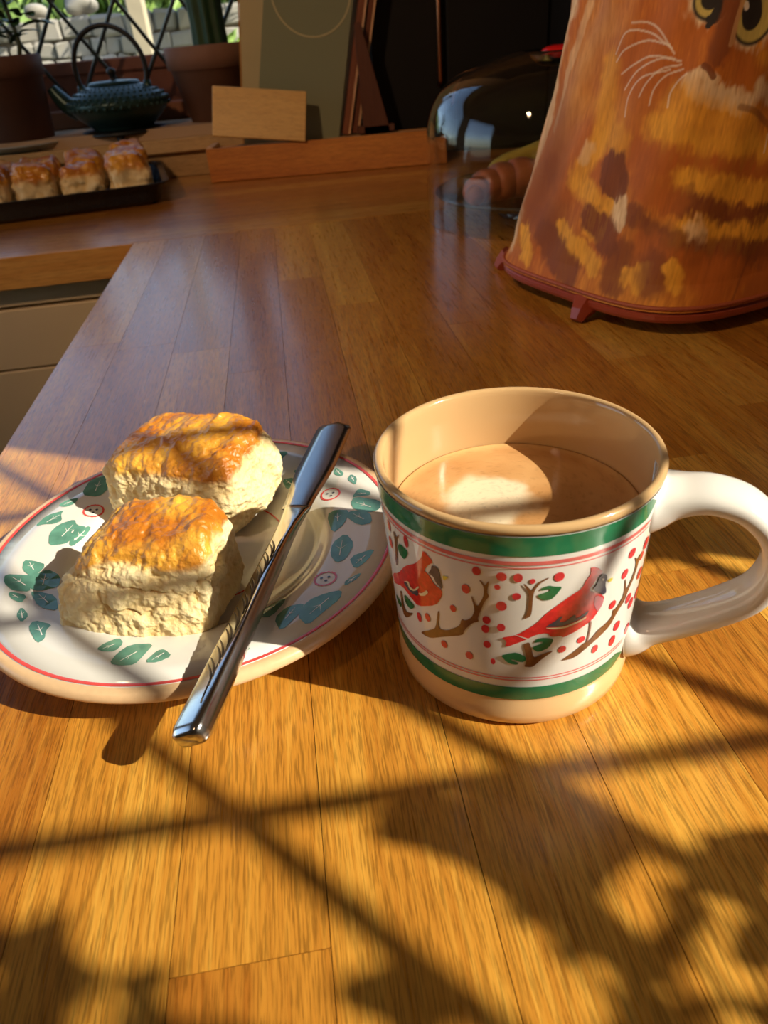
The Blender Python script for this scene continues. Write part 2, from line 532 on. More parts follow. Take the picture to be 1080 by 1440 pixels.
# painted motifs measured on the things' own surfaces (mug: degrees and mm; plate: mm; cosy: angle and mm)
DATA = {"MUG":[["bird",[[-111.59,46.12],[-105.54,47.75],[-98.38,52.65],[-93.93,57.9],[-86.97,62.75],[-81.06,65.65],[-80.0,68.63],[-78.09,70.8],[-78.82,73.87],[-75.59,72.71],[-72.37,69.75],[-74.89,68.75],[-76.02,66.12],[-77.9,64.18],[-76.49,62.58],[-72.54,60.48],[-69.71,58.03],[-69.76,55.39],[-71.76,51.89],[-74.17,49.01],[-80.96,46.37],[-86.46,44.77],[-87.32,45.81],[-91.78,46.09],[-93.15,48.25],[-97.62,47.89],[-102.41,45.28],[-109.85,41.48],[-109.2,44.69]]],
["throat",[[-74.54,60.7],[-69.94,57.7],[-70.04,54.71],[-71.82,52.19],[-72.94,53.45],[-74.68,56.8]]],
["mask",[[-74.05,68.56],[-71.14,68.64],[-69.99,66.42],[-70.68,64.15],[-69.07,59.87],[-70.54,59.16],[-73.33,61.66],[-76.66,63.62],[-74.67,65.39]]],
["eye",[[-73.01,67.33],[-72.46,67.38],[-71.77,66.71],[-71.76,66.1],[-72.53,66.29]]],
["wing",[[-94.57,51.19],[-90.28,53.57],[-88.77,55.19],[-87.66,55.12],[-89.14,52.71],[-86.76,52.21],[-82.6,54.91],[-82.0,52.3],[-76.3,54.97],[-77.52,52.42],[-80.6,51.61],[-86.56,50.46],[-91.46,50.87]]],
["wingline",[[-94.69,50.93],[-91.44,50.59],[-86.53,50.17],[-80.56,51.32],[-77.24,52.32],[-77.63,51.36],[-80.45,50.52],[-86.44,49.33],[-91.37,49.8]]],
["tailline",[[-106.71,48.09],[-106.34,48.22],[-100.95,46.27],[-101.22,45.94]]],
["beak",[[-69.69,65.54],[-66.73,65.33],[-67.48,63.76],[-68.89,64.04]]],
["leg",[[-74.24,48.76],[-75.22,49.13],[-74.87,44.84],[-75.35,39.46],[-74.6,39.17],[-74.12,44.55]]],
["branch",[[-86.57,33.4],[-80.31,33.04],[-73.03,36.97],[-68.03,39.1],[-63.0,41.5],[-58.77,46.8],[-54.97,49.13],[-53.9,52.9],[-51.1,56.58],[-49.74,60.72],[-49.45,63.55],[-47.59,65.7],[-49.5,66.84],[-51.64,65.64],[-53.43,67.39],[-54.18,67.52],[-52.21,64.59],[-51.62,61.53],[-53.69,57.06],[-55.6,54.31],[-57.97,60.26],[-58.64,60.6],[-57.24,54.71],[-57.43,51.93],[-60.71,48.79],[-61.87,48.65],[-62.84,48.89],[-62.6,45.82],[-65.93,43.98],[-70.06,42.87],[-73.2,39.76],[-76.63,39.13],[-79.74,37.15],[-83.82,34.88]]],
["branch",[[-103.87,70.53],[-103.33,70.88],[-101.52,68.84],[-100.6,67.8],[-99.79,68.78],[-98.44,71.21],[-95.12,73.01],[-94.45,72.63],[-97.56,70.9],[-99.33,68.25],[-99.92,65.74],[-100.06,57.88],[-100.65,56.29],[-103.08,55.14],[-101.66,58.47],[-101.45,63.2],[-101.55,66.81]]],
["leaf",[[-97.68,67.54],[-96.98,68.85],[-94.42,69.6],[-92.15,68.8],[-89.18,68.31],[-90.95,65.57],[-93.01,63.3],[-96.15,63.3],[-98.03,64.85],[-98.32,65.9],[-93.79,67.25],[-93.95,68.08]]],
["leaf",[[-98.66,43.92],[-97.26,45.91],[-94.43,46.19],[-90.22,44.99],[-92.09,41.04],[-96.36,39.38],[-98.63,40.89],[-98.48,42.43],[-94.72,43.57],[-95.17,44.47]]],
["leaf",[[-111.47,37.5],[-108.35,38.84],[-105.26,39.62],[-101.58,37.69],[-101.1,35.73],[-102.8,34.56],[-106.83,36.2],[-107.4,35.68],[-103.85,34.25],[-105.04,33.32],[-108.23,34.01],[-109.73,35.35]]],
["branch",[[-102.66,43.58],[-100.26,44.67],[-99.12,41.2],[-98.15,36.78],[-95.3,37.99],[-90.98,39.53],[-90.42,38.91],[-94.65,35.87],[-97.42,32.88],[-98.86,32.13],[-101.92,32.47],[-100.95,34.55],[-101.2,37.8]]],
["bird",[[-174.72,48.19],[-164.26,54.7],[-157.08,62.12],[-148.9,67.43],[-144.88,71.89],[-143.73,75.81],[-138.83,72.41],[-142.04,69.81],[-144.33,66.46],[-142.21,65.85],[-139.28,62.38],[-135.93,61.37],[-136.2,58.31],[-139.69,52.68],[-150.79,46.75],[-154.76,47.92],[-162.27,49.71],[-175.2,43.23]]],
["mask",[[-139.84,70.99],[-136.77,70.68],[-136.25,67.29],[-135.35,61.6],[-138.56,63.75],[-139.5,65.98],[-142.14,66.4],[-140.38,68.72]]],
["wing",[[-160.96,52.48],[-155.32,56.03],[-154.63,53.08],[-149.41,55.37],[-149.59,51.93],[-155.08,50.85]]],
["wingline",[[-159.97,53.46],[-155.26,56.28],[-154.63,53.92],[-151.78,54.1],[-148.7,57.5],[-148.04,57.07],[-151.67,53.38],[-155.65,52.39],[-156.47,54.82]]],
["wingline",[[-149.0,54.2],[-146.55,55.19],[-143.79,58.19],[-142.94,57.23],[-145.26,54.62],[-148.28,53.19]]],
["beak",[[-135.07,68.26],[-132.41,68.45],[-134.32,66.21],[-135.04,66.72]]],
["branch",[[-151.15,33.91],[-143.71,38.99],[-140.76,41.66],[-138.99,50.47],[-138.07,50.61],[-139.47,41.7],[-134.51,43.07],[-128.69,47.61],[-127.72,51.3],[-125.93,51.05],[-123.33,53.2],[-121.85,57.15],[-123.27,62.66],[-122.78,63.05],[-121.0,58.44],[-118.34,63.79],[-118.06,67.98],[-119.96,70.65],[-119.14,70.82],[-117.74,68.55],[-116.65,70.77],[-116.12,70.6],[-116.95,66.13],[-116.15,64.2],[-117.9,61.78],[-120.87,53.57],[-120.32,52.05],[-122.91,50.82],[-126.63,46.33],[-127.53,43.46],[-135.95,39.54],[-144.2,34.55],[-148.0,33.64]]],
["branch",[[-164.03,73.54],[-162.44,74.39],[-161.72,72.22],[-158.53,75.02],[-158.71,74.32],[-161.64,70.71],[-164.03,58.44],[-166.7,56.85],[-163.51,69.17]]],
["leaf",[[-161.54,68.16],[-159.04,71.17],[-152.82,70.42],[-156.39,65.17],[-160.1,65.27]]],
["leaf",[[-160.85,46.58],[-152.63,45.43],[-156.92,41.44],[-160.89,41.92],[-162.24,44.57]]],
["leaf",[[-174.44,38.4],[-166.01,38.64],[-167.76,35.38],[-172.87,35.25]]],
["branch",[[-166.36,44.87],[-164.14,46.27],[-163.74,38.92],[-161.42,37.44],[-154.17,41.45],[-162.35,33.7],[-166.15,33.73]]]],"BER":[[-111.7,73.29,1.97,1.84],[-105.76,73.18,1.71,1.88],[-100.48,71.72,1.08,1.1],[-90.82,72.68,1.98,1.92],[-113.17,68.75,1.17,1.17],[-106.04,65.25,1.65,1.56],[-111.54,60.65,2.09,2.13],[-111.51,50.88,1.67,1.83],[-114.64,34.03,1.0,1.51],[-78.1,41.38,1.92,1.51],[-86.39,39.16,1.81,1.66],[-69.91,33.56,1.72,1.95],[-59.01,32.1,2.09,2.56],[-63.69,51.67,1.95,1.88],[-57.47,38.53,2.28,2.3],[-120.87,74.21,1.69,1.75],[-125.33,65.51,1.7,2.01],[-131.33,54.75,1.37,1.59],[-117.28,53.44,1.66,1.83],[-117.8,49.16,1.61,1.96],[-117.11,41.94,1.56,1.74],[-136.89,35.25,1.6,1.75],[-153.83,74.4,1.44,2.55],[-150.82,41.42,1.44,2.26],[-145.18,44.34,1.53,1.98],[-168.33,73.76,1.7,2.71],[-169.55,65.75,2.16,2.55],[-57.14,71.04,2.23,2.02],[-45.0,68.98,4.65,3.32],[-47.38,64.91,1.98,1.95],[-59.41,63.28,1.95,2.06],[-44.42,55.55,4.54,4.31],[-41.2,44.58,4.68,3.71],[-51.71,48.26,2.29,2.22],[-47.93,43.8,2.43,2.45],[-45.25,29.74,2.64,3.12],[-124.93,34.33,1.68,1.89]],
"PL":[[[-75.9,48.6],[-72.2,52.8],[-67.3,53.7],[-68.4,48.7],[-72.5,46.5]],[[-83.3,30.9],[-79.9,39.2],[-72.7,42.4],[-73.6,39.5],[-72.0,34.1],[-75.4,31.8],[-79.3,32.2]],[[-72.7,14.0],[-74.5,23.2],[-72.1,29.8],[-65.6,33.6],[-63.8,28.7],[-59.4,28.0],[-63.6,19.7],[-66.3,14.9]],[[-64.1,15.0],[-63.9,21.3],[-58.6,28.4],[-56.9,27.8],[-59.5,20.1],[-62.7,13.6]],[[-80.3,-6.1],[-81.7,1.1],[-77.5,0.4],[-71.4,-3.0],[-74.4,-12.1]],[[-85.6,-15.4],[-86.8,-9.3],[-78.1,-10.9],[-74.4,-12.1],[-75.0,-18.0],[-73.4,-22.7],[-80.5,-21.2]],[[-81.6,-24.0],[-80.8,-23.0],[-73.7,-26.3],[-74.8,-31.2],[-79.5,-27.8]],[[-73.9,-40.5],[-73.4,-34.9],[-68.9,-41.1],[-70.5,-45.4]],[[-66.0,-50.3],[-65.2,-45.7],[-57.5,-49.5],[-59.0,-52.6],[-58.0,-58.1],[-60.1,-60.3]],[[-34.3,-69.2],[-32.4,-66.3],[-27.5,-63.5],[-25.1,-67.6],[-27.4,-71.9],[-31.4,-71.1]],[[-27.0,-79.4],[-25.4,-74.2],[-21.6,-69.7],[-12.8,-70.9],[-15.6,-77.5],[-17.9,-81.9],[-22.5,-81.5]],[[-13.4,-81.7],[-9.7,-75.8],[-7.3,-75.7],[-4.0,-80.3],[-8.6,-82.8]],[[-74.4,-12.1],[-74.2,-19.6],[-69.1,-22.9],[-62.5,-19.7],[-63.7,-11.3],[-69.5,-7.4]],[[-65.4,57.5],[-63.3,70.4],[-55.2,73.2],[-53.0,61.6],[-56.6,54.7]],[[-72.1,-24.3],[-68.8,-24.5],[-61.4,-27.7],[-57.9,-38.5],[-66.0,-35.1]],[[38.0,76.7],[47.9,73.7],[41.6,65.9],[38.3,69.6]],[[43.2,48.7],[49.4,47.2],[49.0,42.1],[45.0,42.1]],[[49.8,53.9],[52.7,53.5],[51.4,48.6]],[[71.5,42.0],[73.0,48.3],[76.6,41.6],[75.4,38.7]],[[78.2,34.2],[80.5,38.3],[83.1,33.8],[81.6,27.7]],[[79.0,16.5],[82.9,23.0],[87.8,18.4],[87.8,15.1],[83.0,16.4]],[[78.1,11.2],[80.3,15.9],[91.7,7.7],[90.3,1.1],[85.0,0.3],[79.1,5.3]],[[65.0,7.3],[69.6,8.3],[75.5,5.2],[71.9,-4.5],[66.3,-9.1]],[[73.5,2.4],[78.0,4.1],[85.3,-0.6],[85.1,-9.0],[79.2,-8.7]],[[64.0,-27.5],[65.5,-19.3],[71.8,-14.4],[74.6,-23.9],[70.0,-33.4],[65.9,-34.5]],[[72.3,-33.7],[83.8,-31.4],[79.7,-38.8],[73.7,-43.2]],[[68.7,-50.6],[75.6,-47.3],[74.0,-50.7],[68.0,-54.2]],[[47.6,-68.0],[52.0,-59.7],[59.5,-57.4],[65.4,-57.7],[64.2,-62.9],[57.3,-68.9],[51.2,-75.1]],[[37.6,-67.0],[42.4,-61.2],[49.0,-61.1],[48.1,-65.7],[40.0,-76.0]],[[30.2,-60.2],[38.7,-54.1],[41.7,-55.5],[35.8,-65.1],[30.7,-63.1]],[[24.3,-82.4],[25.6,-81.1],[27.4,-84.4],[25.1,-84.8]]],"FL":[[-57.2,41.4],[67.9,24.3],[59.9,-45.8]],
"CAT":[["t",0.55,30,1,[[-1.729,210.8],[-1.924,174.1],[-1.951,133.7],[-2.063,105.4]]],
["c",0.85,13,0.8,[[-2.159,226.3],[-2.262,185.8],[-2.261,144.2],[-2.274,101.8],[-2.26,62.7],[-2.272,43.1]]],
["c",0.5,5,0.6,[[-1.956,225.2],[-2.056,178.8],[-2.065,138.0]]],
["r",0.75,45,1,[[-2.028,108.7],[-1.998,77.9]]],
["b",0.7,36,1,[[-2.024,103.2],[-2.109,69.7],[-1.823,72.4]]],
["b",0.45,30,1,[[-1.996,143.8],[-1.984,109.2]]],
["a",0.8,16,0.8,[[-1.554,181.2],[-1.514,155.7],[-1.469,139.1],[-1.228,131.1]]],
["r",0.7,40,1,[[-1.276,196.3],[-1.237,170.0],[-1.066,148.0],[-0.941,143.8]]],
["a",0.95,17,0.8,[[-1.004,141.5],[-0.846,134.9],[-0.685,128.7],[-0.261,121.3]]],
["a",0.9,14,0.8,[[-1.522,131.5],[-1.632,105.1],[-1.424,89.4]]],
["r",0.9,16,0.8,[[-1.128,127.1],[-0.866,120.6],[-0.671,116.0],[-0.244,106.0]]],
["a",0.95,13,0.8,[[-0.815,110.1],[-0.66,105.8],[-0.483,99.6],[-0.199,93.8]]],
["b",0.9,12,0.8,[[-0.856,97.5],[-0.643,89.8],[-0.511,82.1],[-0.183,77.3]]],
["r",0.9,14,0.8,[[-1.059,105.5],[-0.918,100.5],[-0.854,96.1]]],
["a",0.95,15,0.7,[[-0.759,76.6],[-0.585,70.5],[-0.349,65.8],[-0.208,69.4]]],
["c",0.7,10,0.9,[[-0.725,78.3],[-0.689,71.8]]],
["b",0.85,14,0.8,[[-1.071,84.5],[-0.944,74.9],[-0.802,66.1],[-0.489,57.5],[-0.197,54.0]]],
["r",0.8,16,0.8,[[-0.993,65.8],[-0.753,52.9],[-0.431,42.7]]],
["a",0.95,13,0.5,[[-1.713,64.7],[-1.485,53.4],[-1.299,45.5]]],
["a",0.95,11,0.5,[[-2.119,54.2],[-1.972,35.4]]],
["b",0.85,20,0.5,[[-1.88,56.9],[-1.665,43.9],[-1.501,33.6]]],
["b",0.8,18,0.7,[[-1.108,56.1],[-1.122,37.7]]],
["a",0.9,10,0.6,[[-1.045,42.0],[-0.949,49.1],[-0.974,38.5]]],
["b",0.75,17,0.8,[[-0.917,54.5],[-0.891,42.4]]],
["a",0.95,9,0.5,[[-0.816,52.9],[-0.776,40.6]]],
["r",0.6,25,1,[[-0.641,47.0],[-0.593,29.4]]],
["a",0.95,15,0.6,[[-1.333,82.9],[-1.372,71.8],[-1.262,89.1]]],
["c",0.85,11,0.5,[[-1.195,92.6],[-1.178,79.3]]],
["b",0.95,20,0.25,[[-1.311,115.5],[-1.266,106.1]]],
["b",0.9,16,0.4,[[-1.416,79.0],[-1.28,70.8],[-1.217,63.2]]],
["c",0.5,8,0.8,[[-1.608,128.4],[-1.629,120.7]]],
["r",0.8,40,1,[[-0.53,179.5],[-0.297,175.3]]],
["a",0.6,14,1,[[-0.404,184.6],[-0.271,179.3]]],
["r",0.75,18,0.8,[[-0.885,167.6],[-0.839,164.4]]],
["r",0.8,18,0.9,[[-0.771,152.1],[-0.623,145.6],[-0.435,146.5]]],
["c",0.85,11,0.6,[[-0.839,172.9],[-0.725,162.4],[-0.593,156.9],[-0.497,155.5]]],
["c",0.7,8,0.6,[[-0.731,166.7],[-0.545,155.1]]],
["a",0.7,20,0.9,[[-0.901,159.1],[-0.764,146.8],[-0.477,138.2]]],
["c",0.8,12,0.7,[[-0.4,163.4],[-0.236,157.4]]],
["c",0.6,4,0.6,[[-0.807,178.6],[-0.76,174.1],[-0.705,172.0]]],
["b",0.6,3,0.8,[[-0.544,154.3],[-0.439,150.5],[-0.313,140.6]]],
["c",0.9,23,0.5,[[-0.801,218.7]]],
["k",1,20,0.15,[[-0.792,218.6]]],
["y",1,17,0.15,[[-0.793,219.0]]],
["k",1,10.5,0.15,[[-0.801,219.1]]],
["k",1,6,0.2,[[-0.74,214.3],[-0.754,209.7],[-0.778,206.8]]],
["k",1,3,0.3,[[-0.774,206.7],[-0.798,203.7]]],
["c",0.9,32,0.3,[[-0.506,209.7],[-0.503,207.7]]],
["k",1,29,0.12,[[-0.508,210.5],[-0.503,208.1]]],
["y",1,26,0.12,[[-0.508,210.9],[-0.504,208.5]]],
["k",1,13.5,0.12,[[-0.534,210.7],[-0.527,207.1]]],
["w",1,3,0.3,[[-0.587,213.8],[-0.58,212.2]]],
["r",0.9,11,0.6,[[-0.663,219.1],[-0.679,201.2],[-0.724,186.2]]],
["b",0.85,10,0.6,[[-0.673,220.0],[-0.693,199.3],[-0.722,184.5]]],
["t",0.8,2.5,0.6,[[-0.61,216.4],[-0.634,205.6],[-0.653,192.1]]],
["b",0.9,3,0.3,[[-0.79,180.9],[-0.759,178.6],[-0.728,173.8]]],
["w",0.6,1.0,0.7,[[-0.982,188.8],[-1.108,202.4],[-1.24,208.2],[-1.379,208.8]]],
["w",0.6,1.0,0.7,[[-1.004,192.2],[-1.181,201.4],[-1.412,203.6],[-1.506,190.0]]],
["w",0.6,1.0,0.7,[[-1.023,194.2],[-1.211,197.5],[-1.401,192.6],[-1.476,185.0]]],
["w",0.6,1.0,0.7,[[-0.977,185.9],[-1.148,188.0],[-1.299,182.8],[-1.4,177.2]]],
["w",0.6,1.0,0.7,[[-0.931,184.0],[-1.072,186.2],[-1.245,179.3],[-1.345,167.2]]],
["w",0.6,1.0,0.7,[[-0.928,182.0],[-1.059,179.7],[-1.146,171.6],[-1.184,163.2]]],
["w",0.6,1.0,0.7,[[-0.91,179.3],[-1.019,175.6],[-1.084,167.5],[-1.098,157.8]]],
["w",0.6,1.0,0.7,[[-0.885,176.5],[-0.926,172.7],[-0.969,164.7],[-0.97,156.5]]],
["w",0.6,1.0,0.7,[[-0.995,179.3],[-1.193,175.1],[-1.287,163.0],[-1.281,150.1]]],
["w",0.6,1.0,0.7,[[-0.31,134.3],[-0.319,128.7],[-0.332,123.1]]],
["b",0.5,2,0.7,[[-0.488,21.4],[-0.419,39.9],[-0.334,60.6]]],
["b",0.35,26,0.6,[[-0.324,23.1],[-0.159,44.0]]]]}  # side past the fold painted darker, its shade put into the print
LEAVES = [[-0.1479, 0.4024, 0.0075, -0.0163, 0.0129, -0.0019], [-0.1435, 0.3795, 0.0093, -0.02, 0.0278, -0.0061], [-0.1641, 0.3761, 0.0049, -0.0104, 0.0145, -0.0036], [-0.1804, 0.3691, 0.0042, -0.0088, 0.0159, -0.0045], [-0.1286, 0.3347, 0.0065, -0.0139, 0.0141, -0.0049], [-0.1609, 0.3568, 0.0028, -0.0058, 0.0192, -0.0059], [-0.1517, 0.3374, 0.0026, -0.0054, 0.0171, -0.0062], [-0.2062, 0.4188, 0.0062, -0.0129, 0.0115, -0.0014], [-0.2359, 0.4995, 0.0053, -0.011, 0.0129, 0.003], [-0.2349, 0.4765, 0.0042, -0.0087, 0.0086, 0.0011], [-0.1282, 0.3854, 0.0047, -0.0103, 0.0087, -0.0017], [-0.1831, 0.3624, 0.0041, -0.0085, 0.0059, -0.0018], [-0.2563, 0.5098, 0.007, -0.0144, 0.0094, 0.0029], [-0.236, 0.4578, 0.0066, -0.0134, 0.0056, 0.0002], [-0.1742, 0.3441, 0.0027, -0.0056, 0.0071, -0.0026]]


# ------------------------------------------------------------------ room shell
def structure(name, o, label=None):
    o.name = name
    o['kind'] = 'structure'
    return o


def wall_with_hole(name, axis, at, thick, a0, a1, z0, z1, h0, h1, hz0, hz1, mat):
    """Wall in a plane axis = at, running a0..a1, with one rectangular opening."""
    bm = bmesh.new()
    for (p0, p1, q0, q1) in ((a0, h0, z0, z1), (h1, a1, z0, z1), (h0, h1, z0, hz0), (h0, h1, hz1, z1)):
        if p1 - p0 < 1e-5 or q1 - q0 < 1e-5:
            continue
        t = box_bm(p0, p1, at, at + thick, q0, q1) if axis == 'y' else box_bm(at, at + thick, p0, p1, q0, q1)
        me = bpy.data.meshes.new('tmp')
        t.to_mesh(me)
        t.free()
        bm.from_mesh(me)
        bpy.data.meshes.remove(me)
    o = bm_obj(name, bm, mat)
    o['kind'] = 'structure'
    return o


FLOOR_Z = -0.90
FILL_W = 66.0
CEIL_Z = 1.52
WX = 0.60            # inner face of the right wall
BY = 1.68            # front of the back wall
WINB = (-2.10, 0.035, 0.090, 1.20)     # back window opening: x0, x1, z0, z1
WINR = (-0.40, 0.008, 0.222, 0.76)     # right window opening: y0, y1, z0, z1
structure('floor', box('floor', -2.6, WX, -2.6, 1.9, FLOOR_Z - 0.05, FLOOR_Z, M['floor']))
structure('ceiling', box('ceiling', -2.75, WX + 0.2, -2.75, 2.05, CEIL_Z, CEIL_Z + 0.08, M['ceiling']))
wall_with_hole('wall_back', 'y', BY, 0.26, -2.75, WX + 0.2, FLOOR_Z, CEIL_Z, *WINB, M['wall'])
wall_with_hole('wall_right', 'x', WX, 0.09, -2.75, BY, FLOOR_Z, CEIL_Z, *WINR, M['wall'])
wall_with_hole('wall_left', 'x', -2.75, 0.15, -2.6, BY, FLOOR_Z, CEIL_Z, 0.1, 1.6, -0.2, 1.35, M['wall'])  # unseen wall; its opening is added to let in fill daylight
structure('wall_rear', box('wall_rear', -2.6, WX, -2.75, -2.6, FLOOR_Z, CEIL_Z, M['wall']))


# ---- leaded windows
def clip_poly(poly, a0, a1, b0, b1):
    for (k, lim, sgn) in ((0, a0, 1), (0, a1, -1), (1, b0, 1), (1, b1, -1)):
        out = []
        for i in range(len(poly)):
            p, q = poly[i], poly[(i + 1) % len(poly)]
            ip, iq = sgn * (p[k] - lim) >= 0, sgn * (q[k] - lim) >= 0
            if ip:
                out.append(p)
            if ip != iq:
                t = (lim - p[k]) / (q[k] - p[k])
                out.append((p[0] + (q[0] - p[0]) * t, p[1] + (q[1] - p[1]) * t))
        poly = out
        if len(poly) < 3:
            return []
    return poly


def lattice_window(name, axis, at, a0, a1, z0, z1, node, da, dz, lead_r, frame_w, panes):
    root = bpy.data.objects.new(name, None)
    link(root)
    root['kind'] = 'structure'

    def P(a, z, d=0.0):
        return (a, at + d, z) if axis == 'y' else (at + d, a, z)

    def fr(nm, p0, p1, q0, q1):
        lo, hi = P(p0, q0, -0.022), P(p1, q1, 0.022)
        box(nm, *[v for k in range(3) for v in (min(lo[k], hi[k]), max(lo[k], hi[k]))], M['frame_wood'], root, 0.003)
    for nm, q in (('frame_stile', (a0, a0 + frame_w, z0, z1)), ('frame_stile', (a1 - frame_w, a1, z0, z1)),
                  ('frame_rail', (a0 + frame_w, a1 - frame_w, z0, z0 + frame_w)), ('frame_rail', (a0 + frame_w, a1 - frame_w, z1 - frame_w, z1))):
        fr(nm, *q)
    b = (a0 + frame_w, a1 - frame_w, z0 + frame_w, z1 - frame_w)
    # lead cames: two families of straight bars
    for s in (1, -1):
        for i in range(-60, 61):
            c = node[0] + i * 2 * da          # where this bar crosses z = node[1]
            seg = []
            for z in (b[2], b[3]):
                seg.append((c + s * (z - node[1]) * da / dz, z))
            (xa, za), (xb, zb) = seg
            t0, t1 = 0.0, 1.0
            d = xb - xa
            ts = sorted(((b[0] - xa) / d, (b[1] - xa) / d))
            t0, t1 = max(t0, ts[0]), min(t1, ts[1])
            if t1 - t0 < 0.02:
                continue
            pa = (xa + d * t0, za + (zb - za) * t0)
            pb = (xa + d * t1, za + (zb - za) * t1)
            off = 0.0015 * s
            tube('lead_bar', [P(*pa, off), P(*pb, off)], lead_r, M['lead'], root, 8)
    if panes:
        for i in range(-40, 41):
            for j in range(-40, 41):
                if (i + j) % 2:
                    continue
                c = (node[0] + i * da, node[1] + j * dz + dz)
                if not (b[0] - da < c[0] < b[1] + da and b[2] - dz < c[1] < b[3] + dz):
                    continue
                poly = clip_poly([(c[0], c[1] - dz), (c[0] + da, c[1]), (c[0], c[1] + dz), (c[0] - da, c[1])], *b)
                if len(poly) < 3:
                    continue
                ta, tb = RNG.uniform(-0.006, 0.006, 2)
                v = [P(x, z, (x - c[0]) * ta + (z - c[1]) * tb) for x, z in poly]
                w = [P(x, z, (x - c[0]) * ta + (z - c[1]) * tb + 0.002) for x, z in poly]
                n = len(v)
                mesh_obj('pane', v, [tuple(range(n))], M['pane'], root)
    return root


lattice_window('window_1', 'y', 1.90, *WINB, (-0.414, 0.318), 0.0637, 0.0970, 0.0042, 0.035, True)
lattice_window('window_2', 'x', 0.645, *WINR, (-0.2388, 0.5558), 0.0540, 0.0815, 0.0044, 0.012, True)

# ---- sill boards
structure('trim_1', box('trim_1', -2.2, 0.02, 1.655, 1.93, 0.046, 0.071, M['sill_wood'], None, 0.002))
structure('trim_2', box('trim_2', -1.6, 0.35, 1.668, 1.68, 0.0, 0.046, M['sill_wood'], None, 0.001))
structure('trim_3', box('trim_3', 0.44, 0.69, -0.40, 0.008, 0.203, 0.2228, M['sill_wood'], None, 0.002))

# ------------------------------------------------------------------ worktops made of staves
CLEAR = 0.00012


def stave(name, x0, x1, y0, y1, mat, parent, dz=0.0):
    cx, cy = (x0 + x1) / 2, (y0 + y1) / 2
    g = 0.00014
    bm = box_bm(x0 + g - cx, x1 - g - cx, y0 + g - cy, y1 - g - cy, -0.030, dz, 0.0)
    return bm_obj(name, bm, mat, parent, False, (cx, cy, 0))


wt = thing('oak_worktop', 'golden oak peninsula worktop of glued staves carrying plate and mug', 'worktop', (0, 0, 0))
box('core', -0.2095, 0.595, -0.36, 1.074, -0.042, -0.029, M['dark_gap'], wt)
edges = [-0.2115, -0.1640, -0.1125, -0.0625, -0.0165, 0.0315, 0.0800, 0.1280, 0.1755, 0.2235, 0.2710, 0.3190, 0.3670, 0.4150, 0.4630, 0.5110, 0.5560, 0.598]
joints = {0: [0.20, 0.66], 1: [-0.1, 0.325, 0.640], 2: [0.24, 0.612], 3: [0.1045, 0.55, 0.94], 4: [-0.12, 0.36, 0.80], 5: [0.21, 0.69], 6: [-0.05, 0.43, 0.86], 7: [0.24, 0.60]}
for i in range(len(edges) - 1):
    js = joints.get(i) or sorted(random.uniform(*q) for q in ((-0.2, 0.1), (0.3, 0.5), (0.7, 0.9)))
    ys = [-0.36] + js + [1.0755]
    for y0, y1 in zip(ys[:-1], ys[1:]):
        stave('plank', edges[i], edges[i + 1], y0, y1, M['stave_y'], wt, random.uniform(-0.00004, 0.0))

bt = thing('back_worktop', 'oak back worktop under the window with the baking tray on it', 'worktop', (0, 0, 0))
box('core', -1.60, 0.595, 1.090, 1.666, -0.042, -0.029, M['dark_gap'], bt)
y = 1.0775
row = 0
while y < 1.665:
    y2 = min(y + (0.046 if row else 0.075), 1.667)
    xs = [-1.60, -1.18 + random.uniform(-.15, .15), -0.78 + random.uniform(-.12, .12)] + ([0.004] if row == 0 else [random.uniform(-0.3, -0.05)]) + [0.28 + random.uniform(-.08, .08), 0.597]
    for x0, x1 in zip(xs[:-1], xs[1:]):
        stave('plank', x0, x1, y, y2, M['stave_x'], bt, random.uniform(-0.00004, 0.0))
    y = y2
    row += 1
box('front_edging', -1.60, -0.2125, 1.0700, 1.0772, -0.0425, 0.0002, M['edging'], bt, 0.0008)

# cream drawer unit below the back worktop
cab = thing('drawer_unit', 'cream painted drawer unit below the oak back worktop', 'cabinet', (0, 0, 0))
box('carcass', -1.60, -0.10, 1.115, 1.66, FLOOR_Z, -0.043, M['cream_cab'], cab)
box('top_rail', -1.60, -0.10, 1.096, 1.1145, -0.072, -0.0435, M['cream_cab'], cab, 0.001)
for k, (za, zb) in enumerate(((-0.165, -0.0765), (-0.300, -0.1675), (-0.560, -0.3030), (-0.86, -0.563))):
    for (xa, xb) in ((-1.60, -0.86), (-0.857, -0.10)):
        d = box('drawer_front', xa + 0.002, xb - 0.002, 1.094, 1.1145, za, zb, M['cream_cab'], cab, 0.002)
pen = thing('peninsula_base', 'cream painted base cabinet under the golden oak peninsula', 'cabinet', (0, 0, 0))
box('carcass', -0.09, 0.595, -0.34, 1.06, FLOOR_Z, -0.043, M['cream_cab'], pen)
for ya, yb in ((-0.33, 0.12), (0.125, 0.585), (0.59, 1.05)):
    box('side_panel', -0.108, -0.0905, ya, yb, FLOOR_Z + 0.1, -0.06, M['cream_cab'], pen, 0.002)

